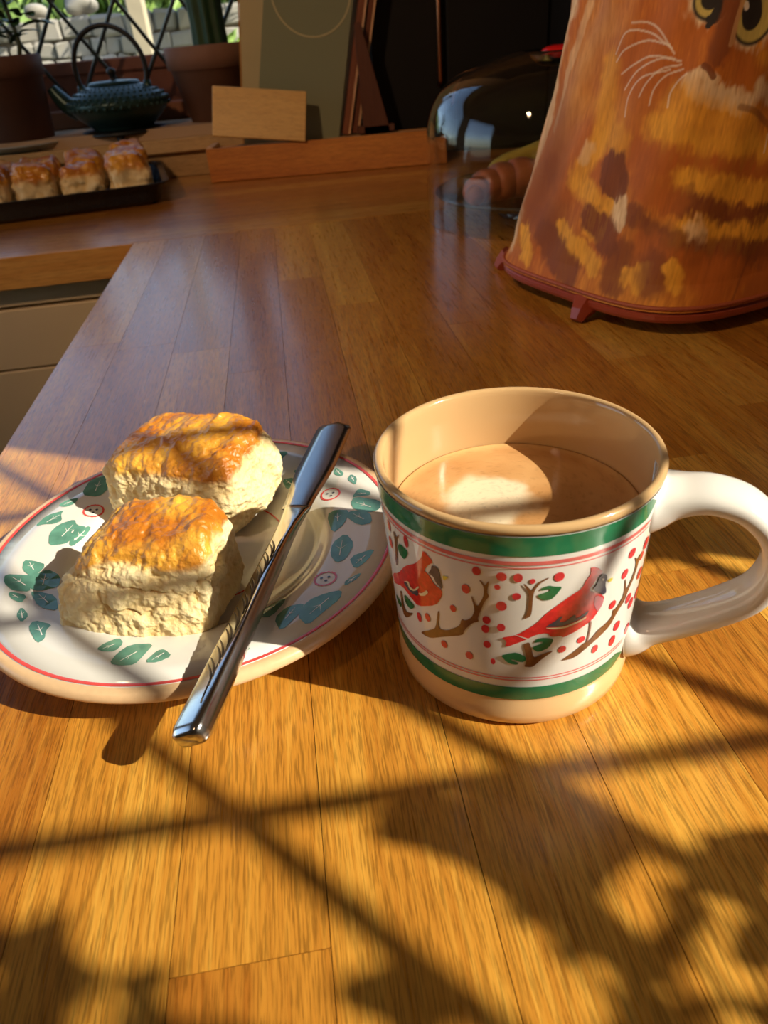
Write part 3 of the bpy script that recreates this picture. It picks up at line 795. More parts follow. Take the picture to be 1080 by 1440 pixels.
# tall black panel unit right of the window
bl = thing('black_tall_unit', 'tall black unit standing in the dark corner behind the glass dome', 'cabinet', (0, 0, 0))
box('body', 0.205, 0.597, 1.650, 1.667, 0.001, 1.10, M['black_panel'], bl, 0.003)
box('door', 0.210, 0.352, 1.640, 1.6495, 0.010, 1.09, M['black_panel'], bl, 0.003)
box('door', 0.362, 0.568, 1.640, 1.6495, 0.010, 1.09, M['black_panel'], bl, 0.003)
box('side_panel', 0.570, 0.597, 1.20, 1.6395, 0.001, 1.10, M['black_panel'], bl, 0.002)
tube('copper_glint_bar', [(0.345, 1.6385, 0.12), (0.345, 1.630, 0.13), (0.345, 1.630, 0.34), (0.345, 1.6385, 0.35)], 0.0045, M['copper'], bl, 10)  # copper bar standing in for a brown vertical reflection on the black front

# ------------------------------------------------------------------ garden behind the window
structure('ground', box('ground', -9, 9, 2.2, 12, -0.95, -0.75, M['grass']))
gw = thing('garden_wall', 'pale dry stone garden wall seen through the leaded window', 'wall', (0, 0, 0))
WY = 4.1
box('wall_core', -4.2, 0.9, WY + 0.06, WY + 0.4, -0.75, 0.355, M['mortar'], gw)
z = -0.02
while z < 0.37:
    h = random.uniform(0.052, 0.085)
    if z + h > 0.34:
        h = max(0.04, 0.385 - z)
    x = -2.9 + random.uniform(0, .1)
    while x < 0.30:
        w = random.uniform(0.06, 0.17)
        bm = box_bm(-w / 2 + 0.002, w / 2 - 0.002, -0.04, 0.06, -h / 2 + 0.002, h / 2 - 0.002, min(h, w) * 0.13)
        for v in bm.verts:
            v.co += Vector([random.uniform(-0.007, 0.007) for _ in range(3)])
        bm_obj('stone', bm, M['stone'], gw, False, (x + w / 2, WY + 0.06 + random.uniform(-0.015, 0.015), z + h / 2), (0, random.uniform(-.05, .05), 0))
        x += w
    z += h


def leaf_cloud(name, label, cat, c, ext, n, size, mat, group=None):
    V, F = [], []
    for _ in range(n):
        p = Vector([random.gauss(0, 0.42) for _ in range(3)])
        if p.length > 1:
            p.normalize()
        p = Vector((p.x * ext[0], p.y * ext[1], p.z * ext[2]))
        q = Vector([random.gauss(0, 1) for _ in range(3)]).normalized()
        u = q.orthogonal().normalized()
        w = q.cross(u)
        s = size * random.uniform(0.6, 1.3)
        b = len(V)
        V += [p + u * s, p + w * s * 0.5 + q * s * 0.15, p - u * s, p - w * s * 0.5 + q * s * 0.15]
        F.append((b, b + 1, b + 2, b + 3))
    o = thing(name, label, cat, c, group=group)
    f = mesh_obj('foliage', V, F, mat, o)
    f['kind'] = 'stuff'
    tube('stem', [(0, 0, -ext[2] - 0.25), (0, 0, 0)], 0.012, M['stem'], o, 6)
    return o


leaf_cloud('garden_shrub', 'sunlit green shrub hanging over the stone wall at top left', 'shrub', (-1.25, 3.98, 0.56), (0.42, 0.10, 0.15), 900, 0.045, M['bright_leaf'])
leaf_cloud('garden_shrub', 'sunlit green shrub over the stone wall right of the post', 'shrub', (-0.20, 3.96, 0.56), (0.34, 0.10, 0.15), 700, 0.045, M['bright_leaf'])
leaf_cloud('garden_shrub', 'small low green shrub at the foot of the stone wall behind the right pot', 'shrub', (-0.02, 3.4, 0.14), (0.16, 0.12, 0.13), 500, 0.03, M['bright_leaf'])
for k, (xx, lab, rr) in enumerate(((-0.80, 'rounded grey boulder lying on top of the garden wall', 0.055), (-1.0, 'smaller grey rock on the wall beside the rounded boulder', 0.04))):
    bm = bmesh.new()
    bmesh.ops.create_icosphere(bm, subdivisions=3, radius=rr)
    for v in bm.verts:
        v.co = Vector((v.co.x * 1.35, v.co.y, v.co.z * 0.75)) * (1 + 0.28 * math.sin(v.co.x * 41 + k) * math.cos(v.co.z * 37 + v.co.y * 29))
    tag(bm_obj('boulder', bm, M['stone'], None, True, (xx, WY + 0.1, 0.385 + rr * 0.75)), lab, 'rock')
hg = leaf_cloud('garden_hedge', 'tall green hedge far behind the stone wall', 'hedge', (-1.0, 5.3, 0.35), (2.6, 0.35, 0.55), 5200, 0.075, M['bright_leaf'])
# weathered post
pst = thing('garden_post', 'weathered pale timber post standing in front of the stone wall', 'post', (-0.46, 3.55, -0.75))
bm = box_bm(-0.036, 0.036, -0.035, 0.035, 0, 2.4, 0.008)
bm_obj('shaft', bm, M['post'], pst)
box('foot_plate', -0.08, 0.08, -0.07, 0.07, -0.01, 0.02, M['post'], pst, 0.003)
# trough on the outer ledge
tr = thing('outdoor_trough', 'red-brown clay planting trough outside the leaded window', 'planter', (0, 0, 0))
bm = box_bm(-1.3, 0.02, 1.985, 2.16, 0.03, 0.212, 0.006)
for v in bm.verts:
    if v.co.z < 0.1:
        v.co.y += 0.015 if v.co.y < 2.07 else -0.015
bm_obj('body', bm, M['trough'], tr)
box('lip', -1.31, 0.03, 1.978, 1.992, 0.188, 0.215, M['trough'], tr, 0.003)
structure('trim_4', box('trim_4', -1.7, 0.2, 1.94, 2.25, 0.0, 0.029, M['mortar'], None, 0.003))

# ------------------------------------------------------------------ window sill objects
SILL = 0.0712


def flower_pot(name, label, c, r_top, r_bot, h, rim_h, mat):
    t = thing(name, label, 'plant pot', c)
    prof = [(0, 0), (r_bot, 0), (r_top - 0.006, h - rim_h), (r_top, h - rim_h + 0.001), (r_top + 0.001, h - 0.003), (r_top - 0.002, h), (r_top - 0.009, h), (r_top - 0.013, h - 0.02), (r_bot - 0.01, 0.012), (0, 0.012)]
    fix_normals(lathe('pot_body', prof, mat, t, 56))
    lathe('soil', [(0, h - 0.016), (r_top * 0.5, h - 0.013), (r_top - 0.012, h - 0.018)], M['soil'], t, 32)
    return t


def plant_leaf_data(p, d, L, W, droop=0.3):
    d = Vector(d).normalized()
    s = d.cross(Vector((0, 0, 1)))
    s = s.normalized() if s.length > 1e-3 else Vector((1, 0, 0))
    V, F = [], []
    n = 7
    for i in range(n):
        t = i / (n - 1)
        c = Vector(p) + d * (L * t) + Vector((0, 0, -droop * L * t * t))
        w = W * math.sin(PI * (0.06 + 0.94 * t) ** 0.8) * 0.5 + 0.0006
        V += [c - s * w + Vector((0, 0, w * 0.25)), c, c + s * w + Vector((0, 0, w * 0.25))]
    for i in range(n - 1):
        a = i * 3
        F += [(a, a + 1, a + 4, a + 3), (a + 1, a + 2, a + 5, a + 4)]
    return V, F


PLX, PLY = -0.508, 1.745
sc_ = thing('plant_saucer', 'flat grey saucer under the dark left plant pot', 'saucer', (PLX, PLY, SILL))
fix_normals(lathe('dish', [(0, 0), (0.075, 0), (0.105, 0.012), (0.107, 0.014), (0.103, 0.0145), (0.074, 0.004), (0, 0.004)], M['saucer'], sc_, 48))
lp = flower_pot('plant_pot', 'dark terracotta pot with leafy plant at far left of the sill', (PLX, PLY, SILL + 0.0045), 0.078, 0.062, 0.158, 0.036, M['terracotta'])
tube('stem', spline([(0.035, 0, 0.14), (0.048, 0, 0.18), (0.042, 0.004, 0.24), (0.05, 0.0, 0.32)]), 0.0045, M['stem'], lp, 8)
tube('stem', spline([(-0.02, 0.01, 0.14), (-0.03, 0.012, 0.20), (-0.045, 0.01, 0.30)]), 0.0035, M['stem'], lp, 8)
for k in range(52):
    a = random.uniform(0, 2 * PI)
    zz = random.uniform(0.185, 0.30)
    v, f = plant_leaf_data((0.02 + random.uniform(-0.03, 0.07), random.uniform(-0.02, 0.02), zz), (math.cos(a), math.sin(a) * 0.8, random.uniform(-0.1, 0.5)), random.uniform(0.035, 0.062), random.uniform(0.02, 0.032))
    mesh_obj('leaf', v, f, M['leaf'], lp, True)
rp = flower_pot('plant_pot', 'brown terracotta pot holding a thick dark green plant, right of the teapot', (-0.098, 1.772, SILL), 0.095, 0.062, 0.152, 0.040, M['terracotta_light'])
V, F = [], []
NR = 40
for i in range(16):
    zz = 0.135 + 0.026 * i
    for k in range(NR):
        a = 2 * PI * k / NR
        r = 0.030 * (1 + 0.16 * math.cos(8 * a)) * (1.0 if i < 14 else (0.8, 0.4)[i - 14]) * (1 + 0.03 * math.sin(i * 2.1))
        V.append((r * math.cos(a), r * math.sin(a), zz))
for i in range(15):
    for k in range(NR):
        k2 = (k + 1) % NR
        F.append((i * NR + k, i * NR + k2, (i + 1) * NR + k2, (i + 1) * NR + k))
F.append(tuple(15 * NR + k for k in range(NR)))
mesh_obj('plant_column', V, F, M['dark_leaf'], rp, True)
bm = bmesh.new()
bmesh.ops.create_icosphere(bm, subdivisions=3, radius=0.011)
for v in bm.verts:
    v.co = Vector((v.co.x * 1.2, v.co.y, max(v.co.z * 0.7, -0.006))) * (1 + 0.1 * math.sin(v.co.x * 300))
tag(bm_obj('pebble', bm, M['white_stone'], None, True, (-0.182, 1.712, SILL + 0.006)), 'small white pebble on the sill at the foot of the right pot', 'pebble')

# ---- cast iron teapot on its trivet
TX, TY = -0.302, 1.748
tv = thing('teapot_trivet', 'round black iron trivet under the teal teapot', 'trivet', (TX, TY, SILL))
fix_normals(lathe('ring', [(0.052, 0.012), (0.084, 0.012), (0.088, 0.016), (0.084, 0.020), (0.052, 0.020)], M['black_iron'], tv, 56, True))
for k in range(3):
    a = PI / 6 + k * 2 * PI / 3
    x, y_ = 0.072 * math.cos(a), 0.072 * math.sin(a)
    tube('foot', [(x, y_, 0), (x, y_, 0.013)], [0.007, 0.009], M['black_iron'], tv, 10)
for k in range(3):
    a = k * PI / 3
    tube('cross_bar', [(0.056 * math.cos(a), 0.056 * math.sin(a), 0.016), (-0.056 * math.cos(a), -0.056 * math.sin(a), 0.016)], 0.003, M['black_iron'], tv, 8)
tp = thing('iron_teapot', 'squat teal cast iron teapot with hoop handle on the window sill', 'teapot', (TX, TY, SILL + 0.0202), (0, 0, R(-6)))
tp.scale = (1.06, 1.06, 1.0)
body_prof = rounded([(0.0, 0.002), (0.050, 0.0), (0.060, 0.006), (0.084, 0.028), (0.095, 0.044), (0.092, 0.054), (0.074, 0.068), (0.050, 0.078), (0.044, 0.080)], 4)
fix_normals(lathe('body', body_prof, M['iron'], tp, 72))
nubs = []
ico = bmesh.new()
bmesh.ops.create_icosphere(ico, subdivisions=1, radius=1.0)
iv = [v.co.copy() for v in ico.verts]
ifc = [tuple(v.index for v in f.verts) for f in ico.faces]
ico.free()
for r_i, z_i, cnt in ((0.0945, 0.042, 40), (0.0935, 0.051, 40.5), (0.087, 0.0588, 40), (0.0775, 0.0655, 40.5), (0.0675, 0.0705, 40), (0.058, 0.0745, 40.5)):
    for k in range(int(cnt)):
        a = 2 * PI * (k + cnt % 1) / int(cnt)
        c = Vector((r_i * math.cos(a), r_i * math.sin(a), z_i))
        nubs.append(([c + v * (0.0040 * r_i / 0.0945) for v in iv], ifc))
hb = mesh_obj('hobnails', *merge(nubs), M['iron'], tp, True)
hb['kind'] = 'stuff'
tube('spout', spline([(-0.078, 0, 0.038), (-0.098, 0, 0.050), (-0.112, 0, 0.068), (-0.120, 0, 0.082)]), [0.020 - 0.010 * i / 18 for i in range(19)], M['iron'], tp, 14)
ld = lathe('lid', rounded([(0.0, 0.0865), (0.020, 0.0865), (0.042, 0.0850), (0.047, 0.082), (0.045, 0.0795), (0.0, 0.0795)], 3), M['iron'], tp, 48)
fix_normals(ld)
lathe('lid_knob', rounded([(0.0, 0.108), (0.006, 0.1065), (0.0085, 0.101), (0.006, 0.094), (0.004, 0.090), (0.005, 0.0862), (0.0, 0.086)], 3), M['black_iron'], tp, 20)
hp = [(0.066 * math.cos(a) * (1 + 0.10 * math.sin(a)), 0, 0.096 + 0.082 * math.sin(a)) for a in [R(-16 + 212 * i / 30) for i in range(31)]]
tube('handle', hp, 0.0047, M['black_iron'], tp, 12)
for s in (-1, 1):
    tube('handle_lug', [(s * 0.062, 0, 0.062), (s * 0.0635, 0, 0.082)], [0.009, 0.0065], M['iron'], tp, 10)

# ------------------------------------------------------------------ leaning boards, plaque, slat box
def tri_prism(name, pts2, thick, mat, parent=None, bevel=0.0):
    bm = bmesh.new()
    a = [bm.verts.new((x, 0, z)) for x, z in pts2]
    b = [bm.verts.new((x, thick, z)) for x, z in pts2]
    bm.faces.new(a)
    bm.faces.new(b[::-1])
    for i in range(len(a)):
        j = (i + 1) % len(a)
        bm.faces.new((a[i], b[i], b[j], a[j]))
    if bevel:
        bmesh.ops.bevel(bm, geom=bm.edges[:], offset=bevel, segments=2, affect='EDGES')
    return bm_obj(name, bm, mat, parent)


def leaning(name, label, cat, x, yb, tilt_x, tilt_y, rz=0.0, z=0.0560):
    return thing(name, label, cat, (x + 0.0565 * math.tan(R(tilt_y)), yb, z), (R(-tilt_x), R(tilt_y), R(rz)))


pb = leaning('pale_board', 'pale thin board leaning behind the smoked green glass panel', 'board', -0.008, 1.641, 2, 8, 0.0, 0.002)
tri_prism('panel', [(-0.065, 0.0), (0.045, 0.0), (0.045, 0.36), (-0.065, 0.36)], 0.006, M['pale_board'], pb, 0.001)
tri_prism('edge_strip', [(-0.068, 0.0), (-0.0655, 0.0), (-0.0655, 0.362), (-0.068, 0.362)], 0.009, M['edging'], pb)
gb = leaning('glass_board', 'smoked green glass panel with round gilt emblem, leaning behind the small plaque', 'panel', 0.035, 1.578, 2, 13)
tri_prism('sheet', [(-0.080, 0.0), (0.080, 0.0), (0.080, 0.36), (-0.080, 0.36)], 0.005, M['board_glass'], gb, 0.0016)
V, F = [], []
n = 72
for k in range(n):
    a = 2 * PI * k / n
    for rr in (0.0700, 0.0728):
        V.append((0.002 + rr * math.cos(a), -0.0006, 0.240 + rr * math.sin(a) * 0.98))
for k in range(n):
    a, b = k * 2, ((k + 1) % n) * 2
    F.append((a, a + 1, b + 1, b))
mesh_obj('emblem_ring', V, F, M['board_print'], gb)
for k, (x, lab, w) in enumerate(((0.128, 'red-brown narrow board leaning right of the glass panel', 0.012), (0.147, 'second red-brown narrow board leaning next to the first', 0.010))):
    nb = leaning('narrow_board', lab, 'board', x, 1.576 + 0.006 * k, 2, 14)
    tri_prism('slab', [(-w / 2, 0), (w / 2, 0), (w / 2, 0.34), (-w / 2, 0.34)], 0.03, M['red_wood'], nb, 0.0012)
    tri_prism('bead', [(-0.001 + w / 2, 0.002), (w / 2 + 0.0025, 0.002), (w / 2 + 0.0025, 0.338), (-0.001 + w / 2, 0.338)], 0.01, M['slat_wood'], nb)
wd = thing('wooden_wedge', 'dark red-brown sloping wooden strut beside the leaning narrow boards', 'strut', (0.001, 1.560, 0.0560))
tri_prism('strut', [(0.176, 0.0), (0.228, 0.0), (0.184, 0.180), (0.173, 0.180)], 0.012, M['dark_wood'], wd, 0.001)
tri_prism('base_block', [(0.165, 0.0), (0.236, 0.0), (0.236, 0.012), (0.165, 0.012)], 0.028, M['dark_wood'], wd, 0.001)

bx = thing('slat_box', 'long low orange-brown wooden box holding thin pale offcuts', 'box', (-0.129, 1.535, 0.0006), (0, 0, R(-6.9)))
BL_, BD_, BH_ = 0.44, 0.100, 0.058
box('front_board', 0, BL_, 0, 0.010, 0, BH_, M['box_wood'], bx, 0.001)
box('back_board', 0, BL_, BD_ - 0.010, BD_, 0, BH_ * 0.9, M['box_wood'], bx, 0.001)
box('end_board', 0.0, 0.012, 0.0102, BD_ - 0.0102, 0, BH_ + 0.002, M['slat_wood'], bx, 0.001)
box('end_board', BL_ - 0.012, BL_, 0.0102, BD_ - 0.0102, 0, BH_, M['slat_wood'], bx, 0.001)
box('bottom_board', 0.0122, BL_ - 0.0122, 0.0102, BD_ - 0.0102, 0, 0.008, M['box_wood'], bx)
for k in range(3):
    x_, y_ = 0.014, 0.0112 + 0.0262 * k
    sl = box('wood_offcut', 0, 0.41, 0, 0.0252, 0, 0.0435, M['slat_wood'], None, 0.0012)
    sl.location = bx.matrix_basis @ Vector((x_, y_, 0.0084))
    bpy.context.view_layer.update()
    sl.location = (-0.129 + x_ * math.cos(R(-6.9)) - y_ * math.sin(R(-6.9)), 1.535 + x_ * math.sin(R(-6.9)) + y_ * math.cos(R(-6.9)), 0.0092 + 0.0006 * (k % 2))
    sl.rotation_euler = (0, 0, R(-6.9))
    tag(sl, ('pale thin wood offcut nearest the front board of the long box', 'pale thin wood offcut in the middle of the long box', 'pale thin wood offcut at the back inside the long box')[k], 'offcut', 'wood offcuts standing in the box')
pq = thing('wooden_plaque', 'small blank tan wooden plaque leaning on the long slat box', 'plaque', (-0.0255, 1.5155, 0.0695), (R(-24), R(7.5), R(-6)))
bm = box_bm(-0.086, 0.086, -0.003, 0.003, 0.0, 0.086, 0.001)
bm_obj('board', bm, M['plaque_wood'], pq)
box('back_batten', -0.06, 0.06, 0.0032, 0.0075, 0.004, 0.014, M['slat_wood'], pq, 0.0006)

# ------------------------------------------------------------------ glass dome with croissant and banana
DX, DY, DR = 0.357, 0.990, 0.165
dish = thing('glass_cake_stand', 'low round glass cake stand under the clear dome', 'cake stand', (DX, DY, 0.0006))
fix_normals(lathe('plate', [(0, 0.026), (0.146, 0.026), (0.154, 0.031), (0.156, 0.034), (0.152, 0.034), (0.144, 0.031), (0, 0.031)], M['dish_glass'], dish, 80))
fix_normals(lathe('foot', [(0.0, 0.0), (0.070, 0.0), (0.074, 0.003), (0.060, 0.010), (0.048, 0.0258), (0.0, 0.0258)], M['dish_glass'], dish, 64))
dm = thing('glass_dome', 'clear glass cake dome with red knob behind the cat cosy', 'cake dome', (DX, DY, 0.0006))
outer = rounded([(DR, 0.0), (DR, 0.03), (DR - 0.0005, 0.085), (DR - 0.003, 0.116), (DR - 0.016, 0.146), (DR - 0.044, 0.166), (DR - 0.080, 0.178), (0.055, 0.184), (0.040, 0.181), (0.030, 0.171), (0.015, 0.168), (0.0, 0.168)], 6)
inner = [(max(r - 0.0028, 0.0), z - (0.0026 if z > 0.1 else 0.0) if i else 0.0) for i, (r, z) in enumerate(outer)]
fix_normals(lathe('glass_bell', outer + inner[::-1], M['dome_glass'], dm, 96))
fix_normals(lathe('knob', rounded([(0.0, 0.1685), (0.016, 0.1685), (0.0215, 0.174), (0.0225, 0.180), (0.019, 0.1855), (0.010, 0.188), (0.0, 0.1885)], 4), M['red_knob'], dm, 32))
cr = thing('croissant', 'brown ridged croissant lying on the cake stand under the dome', 'croissant', (DX - 0.060, DY - 0.062, 0.033))
segs = 9
for k in range(segs):
    a0 = R(188 - 196 * k / segs)
    a1 = R(188 - 196 * (k + 1.12) / segs)
    t = abs((k + 0.5) / segs - 0.5) * 2
    rr = 0.023 * (1 - 0.66 * t * t)
    pts = [(0.066 * math.cos(a0 + (a1 - a0) * j / 4), -0.02 + 0.034 * math.sin(a0 + (a1 - a0) * j / 4), 0.0205 * (1 - 0.45 * t)) for j in range(5)]
    tube('ridge', pts, [rr * q for q in (0.93, 1.0, 1.03, 1.0, 0.90)], M['croissant'], cr, 14)
bn = thing('banana', 'yellow-green banana lying above the croissant under the dome', 'banana', (DX - 0.012, DY + 0.010, 0.0325), (0, 0, R(200)))
bp_ = spline([(-0.085, 0.0, 0.050), (-0.055, -0.022, 0.043), (0.0, -0.034, 0.030), (0.055, -0.020, 0.022), (0.078, 0.0, 0.020)], 5)
nb_ = len(bp_)
tube('fruit', bp_, [0.0165 * (math.sin(PI * (0.10 + 0.80 * i / (nb_ - 1)))) ** 0.6 for i in range(nb_)], M['banana'], bn, 10)
tube('stalk', [(-0.082, 0.0, 0.050), (-0.094, 0.008, 0.054), (-0.103, 0.014, 0.058)], [0.006, 0.0045, 0.005], M['banana_tip'], bn, 8)
# a second banana underneath carries the first one
bn2 = thing('banana', 'second banana lying flat on the glass stand under the first', 'banana', (DX + 0.012, DY + 0.040, 0.0325), (0, 0, R(180)))
bp2 = spline([(-0.080, 0.0, 0.018), (-0.05, -0.022, 0.017), (0.0, -0.034, 0.0165), (0.05, -0.022, 0.017), (0.075, 0.0, 0.017)], 5)
tube('fruit', bp2, [0.0165 * (math.sin(PI * (0.10 + 0.80 * i / (nb_ - 1)))) ** 0.6 for i in range(nb_)], M['banana'], bn2, 10)
tube('stalk', [(-0.078, 0.0, 0.018), (-0.090, 0.008, 0.019), (-0.098, 0.014, 0.020)], [0.006, 0.0045, 0.005], M['banana_tip'], bn2, 8)

# ------------------------------------------------------------------ cat print cosy on its red footed stand
CX, CY, CA, CB, CPH, CN = 0.3537, 0.6452, 0.1272, 0.1345, -1.2376, 3.9745
CZ = [.022, .04, .08, .12, .16, .2, .235, .30, .35, .38, .392]
CS = [1.01, .95, .88, .82, .755, .705, .67, .56, .40, .2, .04]


def cosy_point(th, z, grow=0.0):
    s = np.interp(z, CZ, CS)
    c, sn = np.cos(th), np.sin(th)
    k = (np.abs(c) ** CN + np.abs(sn) ** CN) ** (-1 / CN)
    u = c * k * (CA * s + grow)
    v = sn * k * (CB * s + grow)
    return np.stack([CX + u * math.cos(CPH) - v * math.sin(CPH), CY + u * math.sin(CPH) + v * math.cos(CPH), z + 0 * u], -1)


def cosy_arc(th):
    """Metric arc length along the base outline as a lookup."""
    g = np.linspace(-PI, PI, 4001)
    p = cosy_point(g, np.full_like(g, 0.12))
    l = np.r_[0, np.cumsum(np.linalg.norm(np.diff(p, axis=0), axis=1))]
    return np.interp(th, g, l)


st_ = thing('footed_stand', 'red-brown footed stand under the cat print cosy', 'stand', (0, 0, 0))
g = np.linspace(0, 2 * PI, 97)[:-1]
prof = [(-0.010, 0.0125), (-0.002, 0.0125), (-0.0005, 0.015), (0.0, 0.0185), (-0.002, 0.0205), (-0.010, 0.0205)]
V, F = [], []
for gr, zz in prof:
    p = cosy_point(g, np.full_like(g, 0.022), gr)
    p[:, 2] = zz
    V += [tuple(q) for q in p]
m_ = len(g)
for i in range(len(prof) - 1):
    for k in range(m_):
        k2 = (k + 1) % m_
        F.append((i * m_ + k, i * m_ + k2, (i + 1) * m_ + k2, (i + 1) * m_ + k))
F.append(tuple(range(m_)))
F.append(tuple((len(prof) - 1) * m_ + k for k in range(m_)))
fix_normals(mesh_obj('rim_tray', V, F, M['stand_red'], st_))
for k, (fx, fy) in enumerate(((0.231, 0.566), (0.216, 0.748), (0.428, 0.545), (0.440, 0.745))):
    d = Vector((CX - fx, CY - fy, 0)).normalized()
    v, f = tube_data([(fx, fy, 0.0022), Vector((fx, fy, 0.008)) + d * 0.004, Vector((fx, fy, 0.0135)) + d * 0.012], [0.0062, 0.0085, 0.0125], 6)
    fix_normals(mesh_obj('foot', v, f, M['stand_red'], st_))

cosy = thing('cat_cosy', 'tapered fabric cosy printed with an orange tabby cat face', 'cosy', (0, 0, 0))
CAT = DATA['CAT']
th_all = [h[0] for s in CAT for h in s[4]]
t_lo, t_hi = min(th_all) - 0.06, max(th_all) + 0.06
fine = np.linspace(t_lo, t_hi, 470)
rest = np.linspace(t_hi, t_lo + 2 * PI, 60)[1:-1]
ths = np.r_[fine, rest]
zs = np.r_[np.linspace(0.0215, 0.262, 340), np.linspace(0.27, 0.392, 24)]
T, Zg = np.meshgrid(ths, zs)
wob = 0.0012 * np.sin(T * 9 + Zg * 40) + 0.0010 * np.sin(T * 17 - Zg * 60)
fade = np.clip((0.05 - Zg) / 0.03, 0, 1)
P = cosy_point(T.ravel(), Zg.ravel(), (wob * (1 - fade) + fade * 0.0004).ravel())
na, nz = len(ths), len(zs)
F = []
for i in range(nz - 1):
    b = i * na
    for k in range(na):
        k2 = k + 1 if k + 1 < na else 0
        F.append((b + k, b + k2, b + na + k2, b + na + k))
F.append(tuple((nz - 1) * na + k for k in range(na)))
cover = mesh_obj('printed_cover', P, F, M['cat_cloth'], cosy, True)
# paint the print: soft strokes laid down in cloth coordinates (arc length, height)
tc = ((T.ravel() - t_lo) % (2 * PI)) + t_lo
UC = float(cosy_arc(np.array([(t_lo + t_hi) / 2]))[0])


def cloth_u(th, z):
    return (cosy_arc(th) - UC) * np.interp(z, CZ, CS) / 0.82


U_ = cloth_u(np.where(tc > PI, tc - 2 * PI, tc), Zg.ravel())
Wc = np.stack([U_, Zg.ravel()], 1)
q3 = np.stack([Wc[:, 0], Wc[:, 1], np.zeros(len(Wc))], 1)
PAL = dict(c=(0.88, 0.62, 0.32), a=(0.88, 0.40, 0.035), r=(0.52, 0.135, 0.016), b=(0.24, 0.065, 0.016), k=(0.030, 0.022, 0.016),
           y=(0.66, 0.50, 0.12), w=(0.90, 0.74, 0.52), t=(0.66, 0.34, 0.12))
fur = 0.7 * fbm(q3 * np.array([1, 0.28, 1]), 260, 3, 5) + 0.6 * fbm(q3 * np.array([1, 0.16, 1]), 760, 2, 6)
blot = fbm(q3, 32, 3, 9)
base = np.clip(0.14 + 0.75 * blot + 0.34 * fur, 0, 1)[:, None]
C = np.array((0.56, 0.15, 0.016)) * (1 - base) + np.array((0.86, 0.36, 0.035)) * base
PXM = 0.00062
warp = np.stack([fbm(q3, 120, 2, 21), fbm(q3, 120, 2, 22)], 1) * 0.0040 + np.stack([0 * fur, fbm(q3 * np.array([1, 0.22, 1]), 520, 2, 31)], 1) * 0.0030
for col, al, w, soft, pts in CAT:
    if not pts:
        continue
    tt = np.array([h[0] for h in pts])
    zz_ = np.array([h[1] for h in pts]) / 1000.0
    S = np.stack([cloth_u(tt, zz_), zz_], 1)
    rad = w * PXM
    lo, hi = S.min(0) - rad * 2 - 0.008, S.max(0) + rad * 2 + 0.008
    idx = np.where((Wc[:, 0] > lo[0]) & (Wc[:, 0] < hi[0]) & (Wc[:, 1] > lo[1]) & (Wc[:, 1] < hi[1]))[0]
    if not len(idx):
        continue
    X = Wc[idx] + warp[idx] * (min(1.0, w / 12.0) if w > 4 and soft > 0.18 else 0.0)
    if len(S) > 2 and w < 4:
        S = np.array([tuple(v)[:2] for v in spline([(a, b, 0) for a, b in S], 6)])
    d = np.full(len(idx), 9.0)
    if len(S) == 1:
        d = np.linalg.norm(X - S[0], axis=1)
    for a, b in zip(S[:-1], S[1:]):
        ab = b - a
        t = np.clip(((X - a) @ ab) / max(ab @ ab, 1e-12), 0, 1)
        d = np.minimum(d, np.linalg.norm(X - a - t[:, None] * ab, axis=1))
    s = max(soft, 0.08)
    mask = al * (1 - sstep(1 - 0.5 * s, 1 + 0.7 * s, d / rad)) if soft < 0.95 else al * np.exp(-(d / rad) ** 2 * 1.1)
    if w > 4 and soft > 0.3:
        mask = np.clip(mask * (1 + 0.35 * fur[idx]), 0, 1)
    C[idx] = C[idx] * (1 - mask[:, None]) + np.array(PAL[col]) * mask[:, None]
C *= (1 + 0.16 * fur)[:, None]
set_colors(cover, np.c_[np.clip(C, 0.01, 0.95), np.ones(len(C))])
# hem piping and the side seam
gp = np.linspace(0, 2 * PI, 121)[:-1]
hp_ = [tuple(v) for v in cosy_point(gp, np.full_like(gp, 0.0245), 0.0012)]
v, f = tube_data(hp_ + hp_[:1], 0.0017, 8, False)
mesh_obj('hem_piping', v, f, M['hem'], cosy, True)

# ------------------------------------------------------------------ scones
def cube_points(n):
    g = np.linspace(-1, 1, n)
    key, V, F = {}, [], []

    def idx(p):
        k = tuple(np.round(p, 6))
        if k not in key:
            key[k] = len(V)
            V.append(k)
        return key[k]
    for ax in range(3):
        for s in (-1, 1):
            ids = [[0] * n for _ in range(n)]
            for i in range(n):
                for j in range(n):
                    p = [0, 0, 0]
                    p[ax] = s
                    p[(ax + 1) % 3] = g[i]
                    p[(ax + 2) % 3] = g[j]
                    ids[i][j] = idx(p)
            for i in range(n - 1):
                for j in range(n - 1):
                    q = (ids[i][j], ids[i + 1][j], ids[i + 1][j + 1], ids[i][j + 1])
                    F.append(q if s > 0 else q[::-1])
    return np.array(V), F


CUBES = {}


